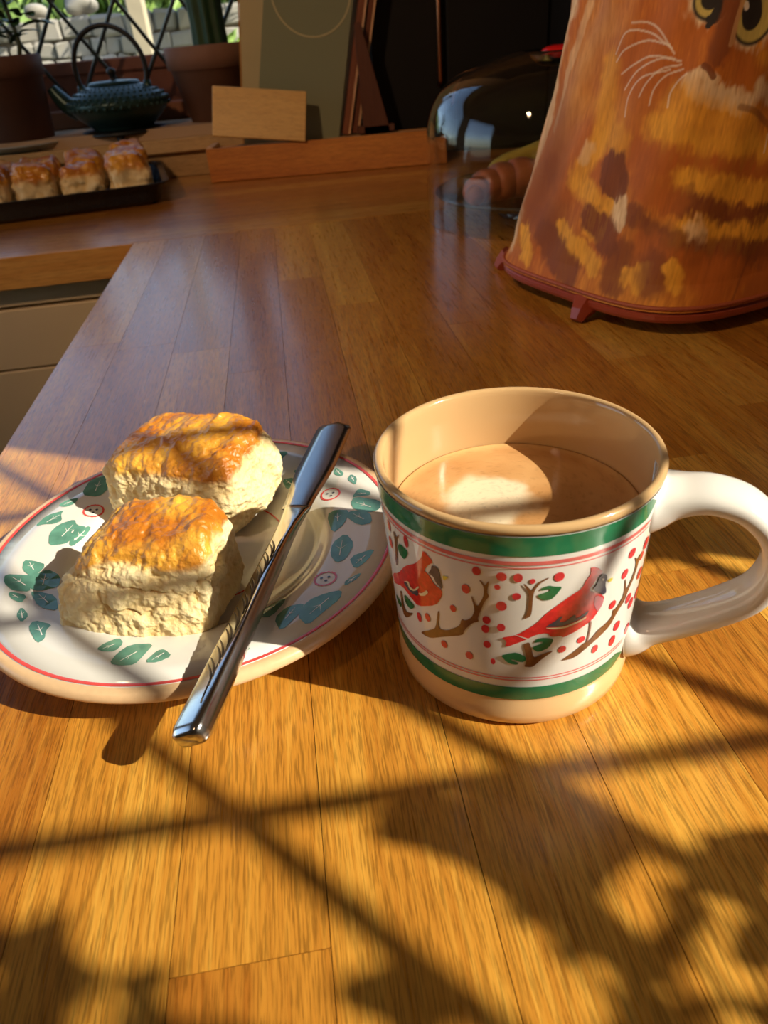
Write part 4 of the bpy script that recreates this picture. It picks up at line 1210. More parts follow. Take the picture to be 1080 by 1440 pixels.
def scone_mesh(name, parent, n, size, seed, mat, crust=0.62, kx=5.0, kz=3.6, amp=1.0, shape=None, crack=1.0, crust_w=0.16):
    if n not in CUBES:
        CUBES[n] = cube_points(n)
    V, F = CUBES[n]
    c = V.copy()
    pl = (np.abs(c[:, 0]) ** kx + np.abs(c[:, 1]) ** kx + np.abs(c[:, 2]) ** kz) ** (-1 / ((kx + kz) / 2))
    p = c * pl[:, None]
    nrm = np.sign(p) * np.abs(p) ** np.array([kx - 1, kx - 1, kz - 1])
    nrm /= np.linalg.norm(nrm, axis=1)[:, None] + 1e-9
    lx, ly, lz = size
    if shape is not None:
        p = shape(p)
    Q = p * np.array([lx, ly, lz]) / 2
    side = 1 - sstep(0.45, 0.8, nrm[:, 2])
    top = 1 - side
    lay = fbm(Q * np.array([1, 1, 2.6]), 55, 4, seed)
    fine_ = fbm(Q, 330, 3, seed + 3)
    mid_ = fbm(Q, 130, 3, seed + 5)
    ridge = 1 - np.abs(fbm(Q * np.array([0.8, 0.8, 1.5]), 62, 3, seed + 11)) * 4.5
    ck = np.clip(ridge - 0.2, 0, 1) * crack * sstep(-0.2, 0.35, fbm(Q, 40, 2, seed + 71))
    wr = 1 - np.abs(fbm(Q * np.array([1.6, 1, 1]), 75, 3, seed + 23)) * 2.5
    d = amp * (side * (0.0012 * lay + 0.0020 * mid_ + 0.0013 * fine_ - 0.0020 * ck) + top * (0.0015 * fbm(Q, 42, 2, seed + 7) + 0.0012 * mid_ + 0.0008 * fine_ + 0.0009 * np.clip(wr, -1, 1)))
    big = fbm(Q, 30, 2, seed + 31) * 0.0040 * amp
    keep = sstep(-1.0, -0.75, p[:, 2])
    Q = Q + nrm * ((d + big) * keep)[:, None]
    Q[:, 2] = np.maximum(Q[:, 2], -lz / 2) + lz / 2
    # colours: egg-washed crust on top, pale crumb at the sides, toasted lower edge
    tz = p[:, 2] + 0.35 * fbm(Q, 60, 3, seed + 41)
    ct = sstep(crust - crust_w, crust + crust_w, 0.62 * nrm[:, 2] + 0.42 * tz + 0.10 * fine_ + 0.14 * mid_)
    tone = np.clip(0.5 + 0.9 * fbm(Q, 58, 3, seed + 51) - 0.35 * np.clip(wr, 0, 1) + 0.25 * mid_, 0, 1)[:, None]
    crustc = np.array((0.50, 0.165, 0.014)) * (1 - tone) + np.array((0.86, 0.47, 0.060)) * tone
    dk = sstep(0.16, 0.55, fbm(Q, 34, 2, seed + 61))[:, None] * 0.5
    crustc = crustc * (1 - dk) + np.array((0.33, 0.082, 0.010)) * dk
    st = np.clip(0.55 + 0.55 * mid_ + 0.4 * fine_, 0, 1)[:, None]
    crumb = np.array((0.80, 0.57, 0.24)) * (1 - st) + np.array((0.92, 0.78, 0.46)) * st
    crumb = crumb * (1 - 0.35 * ck[:, None]) + np.array((0.62, 0.36, 0.09)) * 0.35 * ck[:, None]
    bot = (1 - sstep(-0.98, -0.78, p[:, 2] + 0.10 * mid_))[:, None]
    crumb = crumb * (1 - 0.6 * bot) + np.array((0.70, 0.38, 0.09)) * 0.6 * bot
    col = crumb * (1 - ct[:, None]) + crustc * ct[:, None]
    o = mesh_obj(name, Q, F, mat, parent, True)
    set_colors(o, np.c_[np.clip(col, 0, 1), ct * 0.95])
    return o


PLATE = Vector((-0.0647, 0.2953, 0.0))
WELL_Z = 0.0112


def shape_front(p):
    q = p.copy()
    z = (q[:, 2] + 1) / 2
    x, y = p[:, 0], p[:, 1]
    q[:, 0] = x * (1 - 0.10 * z) + 0.05 * z + 0.26 * z * np.clip(-x, 0, 1)     # left end leans in
    q[:, 1] = y * (1 - 0.20 * z) + 0.26 * z * (y < 0) * (-y) + 0.06 * z
    q[:, 2] = np.where(p[:, 2] > 0, p[:, 2] * (1.10 - 0.50 * np.clip(-x - 0.05, 0, 1) ** 1.5 - 0.10 * np.clip(x - 0.3, 0, 1) - 0.26 * np.clip(-y, 0, 1) ** 2 + 0.06 * y), p[:, 2])
    return q


def shape_rear(p):
    q = p.copy()
    z = (q[:, 2] + 1) / 2
    x, y = p[:, 0], p[:, 1]
    q[:, 0] = x * (1 - 0.06 * z) + 0.02 * z
    q[:, 1] = y * (1 - 0.10 * z) - 0.02 * z
    q[:, 2] = np.where(p[:, 2] > 0, p[:, 2] * (0.96 + 0.16 * x + 0.10 * y - 0.22 * np.clip(-y, 0, 1) ** 2), p[:, 2])
    return q


s2 = thing('scone', 'front scone on the plate, pale crumbly side facing the viewer', 'scone', (-0.0825, 0.2580, WELL_Z), (R(0), R(0), R(-17.5)))
scone_mesh('scone_body', s2, 130, (0.080, 0.056, 0.0425), 11, M['scone'], crust=0.64, shape=shape_front, crust_w=0.12, crack=1.2, kx=8.0, kz=3.4)
s1 = thing('scone', 'rear scone on the plate with broad glossy golden crust', 'scone', (-0.0660, 0.3365, WELL_Z + 0.0003), (R(0), R(0), R(-29)))
scone_mesh('scone_body', s1, 130, (0.081, 0.056, 0.0445), 37, M['scone'], crust=0.50, shape=shape_rear, crack=0.7, kx=7.5, kz=3.8)

# ---- baking tray with the rest of the batch
TRR = R(9)
tray = thing('baking_tray', 'black enamel baking tray full of scones at the left', 'tray', (-0.50, 1.455, 0.0006), (0, 0, TRR))
TW, TD = 0.58, 0.29     # outer size
bm = bmesh.new()


def rr_loop(w, d, r, z, n=6):
    pts = []
    for cx_, cy_, a0 in ((w / 2 - r, d / 2 - r, 0), (-w / 2 + r, d / 2 - r, 90), (-w / 2 + r, -d / 2 + r, 180), (w / 2 - r, -d / 2 + r, 270)):
        for k in range(n + 1):
            a = R(a0 + 90 * k / n)
            pts.append((cx_ + r * math.cos(a), cy_ + r * math.sin(a), z))
    return pts


loops = [rr_loop(TW - 0.036, TD - 0.036, 0.022, 0.0), rr_loop(TW - 0.022, TD - 0.022, 0.026, 0.006), rr_loop(TW - 0.004, TD - 0.004, 0.032, 0.030),
         rr_loop(TW + 0.012, TD + 0.012, 0.038, 0.0325), rr_loop(TW + 0.012, TD + 0.012, 0.038, 0.0340), rr_loop(TW - 0.007, TD - 0.007, 0.030, 0.0325),
         rr_loop(TW - 0.026, TD - 0.026, 0.024, 0.007), rr_loop(TW - 0.038, TD - 0.038, 0.021, 0.003)]
V, F = [], []
for l in loops:
    V += l
nl = len(loops[0])
for i in range(len(loops) - 1):
    for k in range(nl):
        k2 = (k + 1) % nl
        F.append((i * nl + k, i * nl + k2, (i + 1) * nl + k2, (i + 1) * nl + k))
F.append(tuple(range(nl)))
F.append(tuple((len(loops) - 1) * nl + k for k in range(nl)))
bm.free()
fix_normals(mesh_obj('pan', V, F, M['tray'], tray))
tube('rim_bead', [(x, y_, 0.0335) for x, y_, _ in rr_loop(TW + 0.013, TD + 0.013, 0.038, 0)] + [(x, y_, 0.0335) for x, y_, _ in rr_loop(TW + 0.013, TD + 0.013, 0.038, 0)[:1]], 0.0018, M['tray'], tray, 6)
far_kinds = []
rowname = ('front row', 'middle row', 'back row')
n_s = 0
sx = [0.236, 0.158, 0.080, 0.002, -0.076, -0.154]
colname = ('right end', 'second from the right end', 'third from the right end', 'fourth from the right end', 'fifth from the right end', 'left end')
for rj, yy in enumerate((-0.082, 0.0, 0.082)):
    for ci, xx in enumerate(sx):
        lx, ly, lz = 0.067 + random.uniform(-.003, .003), 0.067 + random.uniform(-.004, .004), 0.071 + random.uniform(-.004, .006) + (0.006 if ci == 0 else 0)
        x_, y_ = xx + random.uniform(-.003, .003), yy + random.uniform(-.003, .003)
        wx = -0.50 + x_ * math.cos(TRR) - y_ * math.sin(TRR)
        wy = 1.455 + x_ * math.sin(TRR) + y_ * math.cos(TRR)
        o = thing('tray_scone', 'scone on the black tray, ' + rowname[rj] + ', ' + colname[ci], 'scone', (wx, wy, 0.0039), (0, 0, TRR + random.uniform(-.12, .12)), 'scones on the baking tray')
        scone_mesh('scone_body', o, 26, (lx, ly, lz), 100 + n_s * 7, M['scone_far'], crust=0.22 + random.uniform(-.1, .12), kx=4.6, kz=3.0, amp=1.7, crack=0.7)
        n_s += 1

# ------------------------------------------------------------------ plate
plate = thing('tea_plate', 'white pottery plate with red rim line and green leaves', 'plate', PLATE)
PTOP = [(0.0, .0110), (0.053, .0110), (.0575, .0114), (.0605, .0130), (.0650, .0160), (.0690, .0174), (.075, .0183), (.095, .0205)]
prof = [(0.0, .0110), (0.030, .0110), (0.0530, .0110), (.0562, .0112), (.0582, .0118), (.0604, .0131), (.0628, .0149), (.0652, .0163), (.0690, .0175), (.075, .0183), (.085, .0194), (.0972, .0205)]
fix_normals(lathe('dish', prof + [(.0966, .0172), (.088, .0140), (.072, .0115), (.062, .0075), (.0575, .003), (.0560, .0006), (.0525, .0006), (.0505, .004), (0.0, .005)], M['plate_glaze'], plate, 144))
fix_normals(lathe('rim_edge', rounded([(.0970, .02050), (.0990, .02048), (.1007, .0196), (.1017, .0178), (.1012, .0160), (.0992, .0152), (.0965, .0165)], 4), M['rim_clay'], plate, 144, False))


def ring_strip(name, r0, r1, zf, mat, parent, lift=0.00022, n=144):
    return lathe(name, [(r0, zf(r0) + lift), ((r0 + r1) / 2, zf((r0 + r1) / 2) + lift * 1.2), (r1, zf(r1) + lift)], mat, parent, n)


def plate_z(r):
    return float(np.interp(r, [a for a, _ in prof], [b for _, b in prof]))


ring_strip('red_rim_line', 0.0951, 0.0967, plate_z, M['red_line'], plate)
ring_strip('red_well_line', 0.0424, 0.0433, plate_z, M['red_line'], plate)


def chaikin(poly, it=1):
    P = [np.array(p, float) for p in poly]
    for _ in range(it):
        Q = []
        for i in range(len(P)):
            a, b = P[i], P[(i + 1) % len(P)]
            Q += [a * 0.8 + b * 0.2, a * 0.2 + b * 0.8]
        P = Q
    return [tuple(p) for p in P]


def inside(x, y, poly):
    c = False
    n = len(poly)
    for i in range(n):
        x0, y0 = poly[i]
        x1, y1 = poly[(i + 1) % n]
        if (y0 > y) != (y1 > y) and x < (x1 - x0) * (y - y0) / (y1 - y0) + x0:
            c = not c
    return c


def fill2d(poly, step):
    """Triangulate a 2-D outline with inner points so that it can bend round a curved glaze."""
    P = [Vector((float(a), float(b))) for a, b in poly]
    n = len(P)
    V = list(P)
    E = []
    # subdivide long edges
    V, loop = [], []
    for i in range(n):
        a, b = P[i], P[(i + 1) % n]
        k = max(1, int((b - a).length / (step * 1.2)))
        for j in range(k):
            loop.append(len(V))
            V.append(a.lerp(b, j / k))
    xs, ys = [v.x for v in V], [v.y for v in V]
    pl = [(v.x, v.y) for v in V]
    x = min(xs) + step * 0.7
    while x < max(xs):
        y = min(ys) + step * 0.7
        while y < max(ys):
            if inside(x, y, pl):
                V.append(Vector((x, y)))
            y += step
        x += step
    r = delaunay_2d_cdt(V, [], [loop], 1, 1e-6)
    return [(v.x, v.y) for v in r[0]], [tuple(f) for f in r[2]]


def plate_print(name, poly, mat, parent, lift=0.00022, smooth=1, step=5.0):
    v, f = fill2d(chaikin(poly, smooth) if smooth else poly, step)
    V = []
    for x, y_ in v:
        x, y_ = x / 1000, y_ / 1000
        V.append((x, y_, plate_z(math.hypot(x, y_)) + lift))
    o = mesh_obj(name, V, f, mat, parent)
    if len(o.data.polygons) and o.data.polygons[0].normal.z < 0:
        o.data.flip_normals()
    return o


for poly in DATA['PL']:
    pc_ = np.mean(poly, 0)
    poly = [tuple(pc_ + (np.array(q) - pc_) * 1.13) for q in poly]
    lf = plate_print('painted_leaf', poly, M['plate_leaf_paint'], plate)
    c = np.mean(poly, 0)
    A = np.array(poly) - c
    w, e = np.linalg.eigh(A.T @ A)
    ax = e[:, 1]
    L = (A @ ax).max() * 0.55
    nn = np.array([-ax[1], ax[0]])
    vein = [c - ax * L * 0.7 - nn * 0.25, c + ax * L - nn * 0.1, c + ax * L + nn * 0.1, c - ax * L * 0.7 + nn * 0.25]
    plate_print('leaf_vein', [tuple(q) for q in vein], M['white_paint'], lf, 0.00036, 0)
    for sgn in (1, -1):
        b0 = c + ax * L * 0.05
        b1 = b0 + ax * L * 0.45 + nn * sgn * L * 0.42
        plate_print('leaf_vein', [tuple(b0 - ax * 0.3), tuple(b1), tuple(b0 + ax * 0.3)], M['white_paint'], lf, 0.00036, 0)
for k, (fx, fy) in enumerate(DATA['FL'] + [[26, 80]]):
    rad = math.hypot(fx, fy)
    n = 36
    V, F = [], []
    for i in range(n):
        a = 2 * PI * i / n
        for rr in (0.0044, 0.0052 + 0.0003 * (i % 2)):
            x, y_ = fx / 1000 + rr * math.cos(a), fy / 1000 + rr * math.sin(a)
            V.append((x, y_, plate_z(math.hypot(x, y_)) + 0.00022))
    for i in range(n):
        a, b = 2 * i, 2 * ((i + 1) % n)
        F.append((a, a + 1, b + 1, b))
    fl = mesh_obj('painted_berry_ring', V, F, M['red_line'], plate)
    for dx, dy in ((-1.7, 0.9), (1.6, 0.7), (0.1, -1.6)):
        plate_print('berry_dot', [(fx + dx + 0.75 * math.cos(t), fy + dy + 0.75 * math.sin(t)) for t in [2 * PI * j / 8 for j in range(8)]], M['slate'], fl, 0.00024, 0)

# ------------------------------------------------------------------ mug
MX, MY = 0.0687, 0.2133
MZ = [0, .002, .010, .014, .018, .05, .088, .0905, .0927]
MR = [.0445, .0461, .0464, .0456, .0462, .0476, .0497, .0503, .0498]


def mug_r(z):
    return float(np.interp(z, MZ, MR))


mug = thing('pottery_mug', 'white pottery mug painted with red birds and green bands', 'mug', (MX, MY, 0.0004))
outp = [(0.0, 0.0016), (0.040, 0.0016), (0.0425, 0.0), (0.0445, 0.0004), (0.0461, 0.0022), (0.0465, 0.006), (0.0463, 0.0105), (0.0457, 0.0128), (0.0456, 0.0140), (0.0460, 0.0165)]
lath_foot = fix_normals(lathe('foot_band', outp, M['cream_glaze'], mug, 144))
wallp = [(0.0460, 0.0165), (0.0462, 0.018)] + [(mug_r(z), z) for z in np.linspace(0.022, 0.0895, 18)]
fix_normals(lathe('outer_wall', wallp, M['glaze'], mug, 144))
inp = rounded([(0.04965, 0.0893), (0.0502, 0.0903), (0.0503, 0.0915), (0.0496, 0.0926), (0.0484, 0.0927), (0.0474, 0.0920), (0.0468, 0.0900)], 3) + [(0.0462, 0.080), (0.0452, 0.060), (0.0440, 0.030), (0.0420, 0.012), (0.036, 0.0065), (0.0, 0.006)]
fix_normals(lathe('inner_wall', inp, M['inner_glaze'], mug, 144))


def mug_surface_poly(name, poly, mat, parent, lift=0.00018, smooth=1, step=2.2):
    """poly in (degrees, millimetres of height) on the outside of the mug."""
    K = PI / 180 * 48.0
    v, f = fill2d([(a * K, z) for a, z in (chaikin(poly, smooth) if smooth else poly)], step)
    V = []
    for s, z in v:
        a = s / K * PI / 180
        z = z / 1000
        r = mug_r(z) + lift
        V.append((r * math.cos(a), r * math.sin(a), z))
    o = mesh_obj(name, V, f, mat, parent, True)
    if len(o.data.polygons):
        p = o.data.polygons[0]
        if p.normal.x * p.center.x + p.normal.y * p.center.y < 0:
            o.data.flip_normals()
    return o


def mug_band(name, z0, z1, mat, a0=-8, a1=-322, lift=0.00016, taper=True):
    n = 150
    V, F = [], []
    for i in range(n + 1):
        a = R(a0 + (a1 - a0) * i / n)
        h = 1.0
        if taper:
            h = min(1.0, min(i, n - i) / 3.0 + 0.05)
        zm = (z0 + z1) / 2
        for q in (-1, -0.33, 0.33, 1):
            z = zm + q * (z1 - z0) / 2 * h
            r = mug_r(z) + lift
            V.append((r * math.cos(a), r * math.sin(a), z))
    for i in range(n):
        for q in range(3):
            F.append((i * 4 + q, i * 4 + q + 1, (i + 1) * 4 + q + 1, (i + 1) * 4 + q))
    return fix_normals(mesh_obj(name, V, F, mat, mug, True))


HANDLE_AZ = R(-29)
HD = math.degrees(HANDLE_AZ)
mug_band('green_band', 0.0817, 0.0893, M['green_paint'], HD - 15, HD - 345)
mug_band('green_band', 0.0146, 0.0218, M['green_paint'], HD - 17, HD - 343)
mug_band('red_line', 0.0782, 0.0797, M['pale_red_line'], HD - 15, HD - 345)
mug_band('red_line', 0.0768, 0.0773, M['pale_red_line'], HD - 15, HD - 345)
mug_band('red_line', 0.0264, 0.0269, M['pale_red_line'], HD - 17, HD - 343)
mug_band('red_line', 0.0251, 0.0256, M['pale_red_line'], HD - 17, HD - 343)
PART = dict(bird=('painted_bird', 'bird_red', 0.00018), throat=('bird_throat', 'throat', 0.00030), mask=('bird_mask', 'slate', 0.00030), eye=('bird_eye', 'white_paint', 0.00042),
            wing=('bird_wing', 'slate', 0.00030), wingline=('wing_outline', 'cream_paint', 0.00040), tailline=('tail_line', 'white_paint', 0.00030), beak=('bird_beak', 'beak', 0.00024),
            leg=('bird_leg', 'leg_paint', 0.00030), branch=('painted_branch', 'twig', 0.00022), leaf=('painted_leaf', 'leaf_paint', 0.00022))
bird = None
for kind, poly in DATA['MUG']:
    nm, mt, lift = PART[kind]
    par = mug
    if kind in ('throat', 'mask', 'eye', 'wing', 'wingline', 'tailline', 'beak', 'leg'):
        par = bird
    o = mug_surface_poly(nm, poly, M[mt], par, lift, 0 if kind in ('leg', 'tailline', 'eye') else 1)
    if kind == 'bird':
        bird = o
# repeat birds, twigs and leaves round the hidden side as well
bird = None
for kind, poly in DATA['MUG'][:16]:
    nm, mt, lift = PART[kind]
    par = bird if kind in ('throat', 'mask', 'eye', 'wing', 'wingline', 'tailline', 'beak', 'leg') else mug
    o = mug_surface_poly(nm, [(a - 165, z) for a, z in poly], M[mt], par, lift, 0 if kind in ('leg', 'tailline', 'eye') else 1)
    if kind == 'bird':
        bird = o
for a, z, ra, rz in DATA['BER'] + [(a - 165, z, ra, rz) for a, z, ra, rz in DATA['BER'][::2]]:
    ra, rz = min(max(ra, 1.0), 2.6), min(max(rz, 1.1), 2.6)
    mug_surface_poly('painted_berry', [(a + ra * math.cos(t), z + rz * math.sin(t)) for t in [2 * PI * k / 14 for k in range(14)]], M['berry_red'], mug, 0.0002, 0, 1.5)

# handle: flat strap swept in the plane of the mug axis
hpath = spline([(0.0469, 0, 0.0790), (0.0500, 0, 0.0794), (0.0560, 0, 0.0812), (0.0655, 0, 0.0826), (0.0765, 0, 0.0795), (0.0855, 0, 0.0700), (0.0880, 0, 0.0580), (0.0840, 0, 0.0455), (0.0740, 0, 0.0360), (0.0620, 0, 0.0275), (0.0535, 0, 0.0228), (0.0490, 0, 0.0206), (0.0446, 0, 0.0200)], 6)
V, F = [], []
nh = len(hpath)
NS = 24
for i, p in enumerate(hpath):
    t = (hpath[min(i + 1, nh - 1)] - hpath[max(i - 1, 0)]).normalized()
    s = Vector((0, 1, 0))
    b = t.cross(s).normalized()
    q = i / (nh - 1)
    e0, e1 = math.exp(-(q / 0.13) ** 2), math.exp(-((1 - q) / 0.12) ** 2)
    hw = 0.0098 + 0.0040 * e0 + 0.0030 * e1
    ht = 0.0046 + 0.0060 * e0 + 0.0062 * e1
    for k in range(NS):
        a = 2 * PI * k / NS
        ca, sa = math.cos(a), math.sin(a)
        V.append(p + s * (hw * math.copysign(abs(ca) ** 0.75, ca)) + b * (ht * math.copysign(abs(sa) ** 0.85, sa)))
for i in range(nh - 1):
    for k in range(NS):
        k2 = (k + 1) % NS
        F.append((i * NS + k, i * NS + k2, (i + 1) * NS + k2, (i + 1) * NS + k))
F.append(tuple(range(NS)))
F.append(tuple((nh - 1) * NS + k for k in range(NS)))
fix_normals(mesh_obj('handle', V, F, M['glaze'], mug, True, (0, 0, 0), (0, 0, HANDLE_AZ)))

# coffee with a milk-foam patch
rings, n = 70, 120
V, F = [(0, 0, 0)], []
RC = 0.0452
for i in range(1, rings + 1):
    r = RC * i / rings
    for k in range(n):
        a = 2 * PI * k / n
        V.append((r * math.cos(a), r * math.sin(a), 0.0009 * (i / rings) ** 14))
for k in range(n):
    F.append((0, 1 + k, 1 + (k + 1) % n))
for i in range(rings - 1):
    for k in range(n):
        k2 = (k + 1) % n
        F.append((1 + i * n + k, 1 + (i + 1) * n + k, 1 + (i + 1) * n + k2, 1 + i * n + k2))
b = len(V)
V += [(RC * math.cos(2 * PI * k / n), RC * math.sin(2 * PI * k / n), -0.004) for k in range(n)] + [(0, 0, -0.004)]
for k in range(n):
    k2 = (k + 1) % n
    F.append((1 + (rings - 1) * n + k, b + k, b + k2, 1 + (rings - 1) * n + k2))
    F.append((b + k, b + n, b + k2))
coffee = mesh_obj('milky_coffee', V, F, M['coffee'], None, True, (MX, MY, 0.0684))
fix_normals(coffee)
VA = np.array(V)
wp = VA + np.stack([fbm(VA, 90, 3, 3), fbm(VA, 90, 3, 4), 0 * VA[:, 0]], 1) * 0.005
d = np.hypot((wp[:, 0] + 0.0085) / 0.0165, (wp[:, 1] - 0.0065) / 0.0200)
foam = (1 - sstep(0.72, 1.12, d))[:, None]
bub = np.clip(fbm(VA, 900, 2, 8) - 0.25, 0, 1)[:, None]
rimf = sstep(0.0405, 0.0447, np.hypot(VA[:, 0], VA[:, 1]))[:, None]
sw = np.clip(0.5 + fbm(VA, 60, 3, 13) * 0.9, 0, 1)[:, None]
cof = np.array((0.50, 0.245, 0.085)) * (1 - sw) + np.array((0.66, 0.37, 0.15)) * sw
cof = cof * (1 - foam) + np.array((0.84, 0.70, 0.48)) * foam
cof = cof * (1 - 0.35 * rimf) + np.array((0.78, 0.52, 0.22)) * 0.35 * rimf
cof = cof * (1 - 0.35 * bub)
set_colors(coffee, np.c_[np.clip(cof, 0, 1), np.ones(len(cof))])
tag(coffee, 'milky coffee with a white foam patch filling the painted mug', 'coffee')

# ------------------------------------------------------------------ knife bridging the plate
KE, KT = Vector((-0.0560, 0.1640, 0.0272)), Vector((0.0140, 0.3900, 0.0238))
KL = (KT - KE).length
kx_ = (KT - KE).normalized()
ky_ = Vector((0, 0, 1)).cross(kx_).normalized()
kz_ = kx_.cross(ky_)
knife = thing('table_knife', 'steel table knife with engraved handle laid across the plate', 'knife')
knife.matrix_world = Matrix((kx_, ky_, kz_)).transposed().to_4x4()
knife.location = KE
HL = KL * 0.585
ROLL = R(-26)
V, F = [], []
NSK = 20
stations = [(0.0, 0.0042, 0.0022), (0.0012, 0.0058, 0.0036), (0.004, 0.0066, 0.0043), (0.02, 0.0064, 0.0043), (0.05, 0.0058, 0.0041), (0.085, 0.0052, 0.0038), (0.112, 0.0046, 0.0034), (0.126, 0.0046, 0.0030), (HL, 0.0056, 0.0022), (HL + 0.004, 0.0066, 0.0010)]
for x, hw, ht in stations:
    for k in range(NSK):
        a = 2 * PI * k / NSK + PI / NSK
        ca, sa = math.cos(a), math.sin(a)
        yv = hw * math.copysign(abs(ca) ** 0.42, ca)
        zv = ht * math.copysign(abs(sa) ** 0.42, sa)
        fr = min(1.0, max(0.0, (HL - x) / 0.04))
        rl = ROLL * fr
        V.append((x, yv * math.cos(rl) - zv * math.sin(rl), yv * math.sin(rl) + zv * math.cos(rl)))
ns = len(stations)
for i in range(ns - 1):
    for k in range(NSK):
        k2 = (k + 1) % NSK
        F.append((i * NSK + k, i * NSK + k2, (i + 1) * NSK + k2, (i + 1) * NSK + k))
F.append(tuple(range(NSK)))
F.append(tuple((ns - 1) * NSK + k for k in range(NSK)))
hd = fix_normals(mesh_obj('handle', V, F, M['steel'], knife, True))
sm = hd.modifiers.new('edge', 'EDGE_SPLIT')
sm.split_angle = R(40)
# engraved fern scroll on the upper face
eng = []
for k in range(9):
    x0 = 0.020 + k * 0.0095
    hw = 0.0050 - 0.016 * (x0 - 0.02) * 0.9 / 1.0 * 0.12
    pts = []
    for j in range(8):
        t = j / 7
        pts.append((x0 + 0.0125 * t, (-0.0030 + 0.0062 * t ** 1.7) * (1 - 0.25 * k / 9), 0.0))
    for off in (0.0, 0.0032):
        P_ = []
        for (x, yv, zv) in pts:
            x2 = x + off
            ht = float(np.interp(x2, [s[0] for s in stations], [s[2] for s in stations])) + 0.00005
            P_.append((x2, yv * math.cos(ROLL) - ht * math.sin(ROLL), yv * math.sin(ROLL) + ht * math.cos(ROLL)))
        eng.append(tube_data(P_, [0.00018 + 0.00030 * math.sin(PI * (j + 0.5) / 8) for j in range(8)], 6))
mid = []
for j in range(24):
    x = 0.012 + 0.0042 * j
    ht = float(np.interp(x, [s[0] for s in stations], [s[2] for s in stations])) + 0.00005
    yv = -0.0032 + 0.0008 * math.sin(j * 0.5)
    mid.append((x, yv * math.cos(ROLL) - ht * math.sin(ROLL), yv * math.sin(ROLL) + ht * math.cos(ROLL)))
eng.append(tube_data(mid, 0.0003, 6))
mesh_obj('engraving', *merge(eng), M['engraved'], hd, True)
# blade
BLN = KL - HL
n = 26
V, F = [], []
out = []
for i in range(n + 1):
    t = i / n
    x = HL + 0.002 + (BLN - 0.002) * t
    wl = 0.0076 + 0.0028 * sstep(0, 0.45, t)
    wr = 0.0066 + 0.0034 * sstep(0, 0.5, t)
    cap = 1.0 if t < 0.90 else math.sqrt(max(0.0, 1 - ((t - 0.90) / 0.10) ** 2))
    wl, wr = max(wl * cap, 0.0003), max(wr * cap, 0.0003)
    rows = []
    for q in (-1, -0.55, 0, 0.55, 1):
        yv = q * (wl if q > 0 else wr)
        th = 0.0008 * (1 - 0.75 * abs(q) ** 2)
        rows.append((x, yv, th))
    out.append(rows)
for rows in out:
    V += rows
for rows in out:
    V += [(x, yv, -th) for x, yv, th in rows]
off = 5 * (n + 1)
for i in range(n):
    for q in range(4):
        a = i * 5 + q
        F.append((a, a + 1, a + 6, a + 5))
        F.append((off + a + 5, off + a + 6, off + a + 1, off + a))
    F.append((i * 5, i * 5 + 5, off + i * 5 + 5, off + i * 5))
    F.append((i * 5 + 4, off + i * 5 + 4, off + i * 5 + 9, i * 5 + 9))
F.append((0, off, off + 1, 1)); F.append((1, off + 1, off + 2, 2)); F.append((2, off + 2, off + 3, 3)); F.append((3, off + 3, off + 4, 4))
e = n * 5
for q in range(4):
    F.append((e + q, e + q + 1, off + e + q + 1, off + e + q))
fix_normals(mesh_obj('blade', V, F, M['blade'], knife, True))

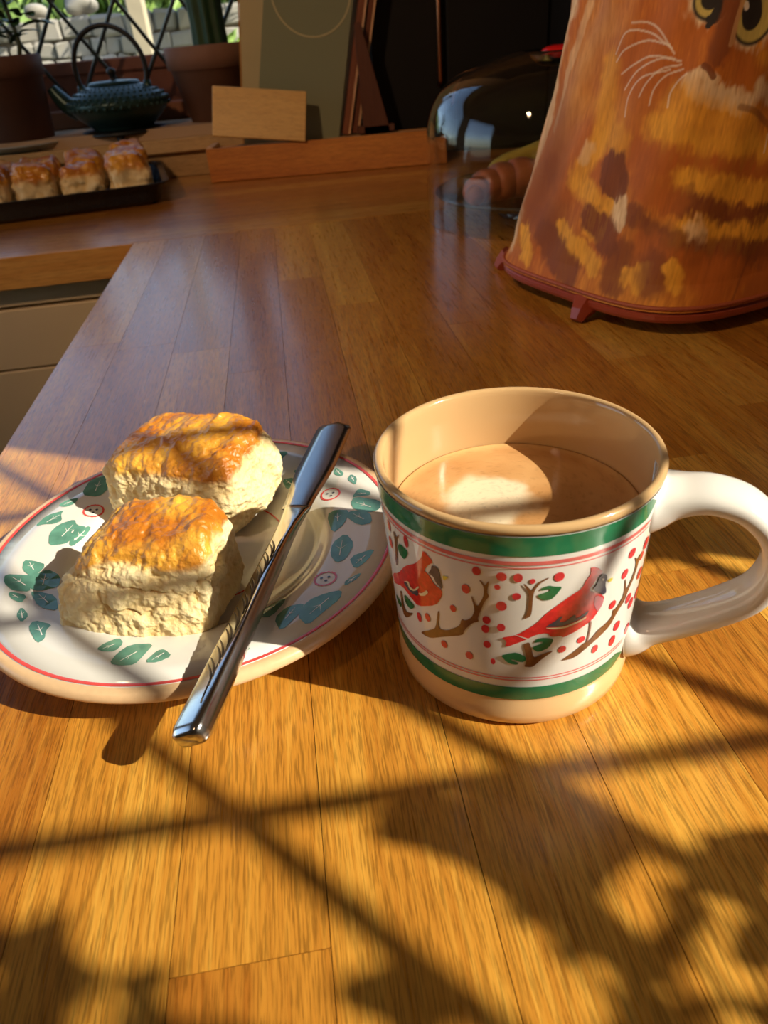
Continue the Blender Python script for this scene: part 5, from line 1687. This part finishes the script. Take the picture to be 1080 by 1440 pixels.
# ------------------------------------------------------------------ geranium on the right sill: its leaves and the leads cast the shadows
ger = thing('geranium_pot', 'potted geranium with round leaves on the right window sill', 'plant pot', (0.515, -0.30, 0.2230))
fix_normals(lathe('pot_body', [(0, 0), (0.038, 0), (0.050, 0.075), (0.054, 0.076), (0.055, 0.094), (0.050, 0.094), (0.047, 0.078), (0.036, 0.006), (0, 0.006)], M['terracotta_light'], ger, 40))
lathe('soil', [(0, 0.080), (0.047, 0.078)], M['soil'], ger, 24)
for k, (cy, cz, uy, uz, vy, vz) in enumerate(LEAVES):
    V = [(0.0, 0.0, 0.0)]
    n = 40
    for i in range(n):
        a = 2 * PI * i / n
        rr = 1.0 + 0.07 * math.cos(7 * a + k) + 0.04 * math.cos(11 * a + 2 * k)
        dy = (uy * math.cos(a) + vy * math.sin(a)) * rr
        dz = (uz * math.cos(a) + vz * math.sin(a)) * rr
        V.append((0.005 * math.cos(3 * a + k) + 0.003, dy, dz))
    F = [(0, 1 + i, 1 + (i + 1) % n) for i in range(n)]
    px_ = 0.52 - 0.515
    lf = mesh_obj('leaf', V, F, M['leaf'], ger, True, (px_, cy + 0.30, cz - 0.2230))
    a = Vector((px_ + 0.003, cy + 0.30, cz - 0.2230))
    tube('leaf_stalk', spline([(0.004 * (k % 3), 0.01 * ((k % 5) - 2), 0.08), (0.012, (cy + 0.30) * 0.35, (cz - 0.2230) * 0.55 + 0.02), a], 5), 0.0011, M['stem'], ger, 5)

# ------------------------------------------------------------------ added fill lamp, out of view, brightens the background
lamp = thing('fill_lamp', 'unseen round white spot lamp added as warm fill for the back worktop', 'lamp', (-1.0, -0.4, CEIL_Z - 0.06), tuple(Vector((-1.22, -1.6, 1.25)).to_track_quat('Z', 'Y').to_euler()))
fix_normals(lathe('shade', [(0.030, 0.0), (0.045, -0.01), (0.075, -0.085), (0.072, -0.085), (0.042, -0.012), (0.028, -0.003)], M['enamel_white'], lamp, 40))
lathe('fill_bulb', rounded([(0.0, -0.070), (0.020, -0.064), (0.026, -0.050), (0.018, -0.030), (0.012, -0.012)], 3), M['fill_bulb'], lamp, 24)
ld_ = bpy.data.lights.new('fill_light', 'SPOT')
ld_.energy = FILL_W
ld_.color = (1.0, 0.63, 0.37)
ld_.spot_size = R(60)
ld_.spot_blend = 1.0
ld_.shadow_soft_size = 0.07
lo = bpy.data.objects.new('fill_light', ld_)
link(lo, lamp)
lo.location = (0, 0, -0.095)
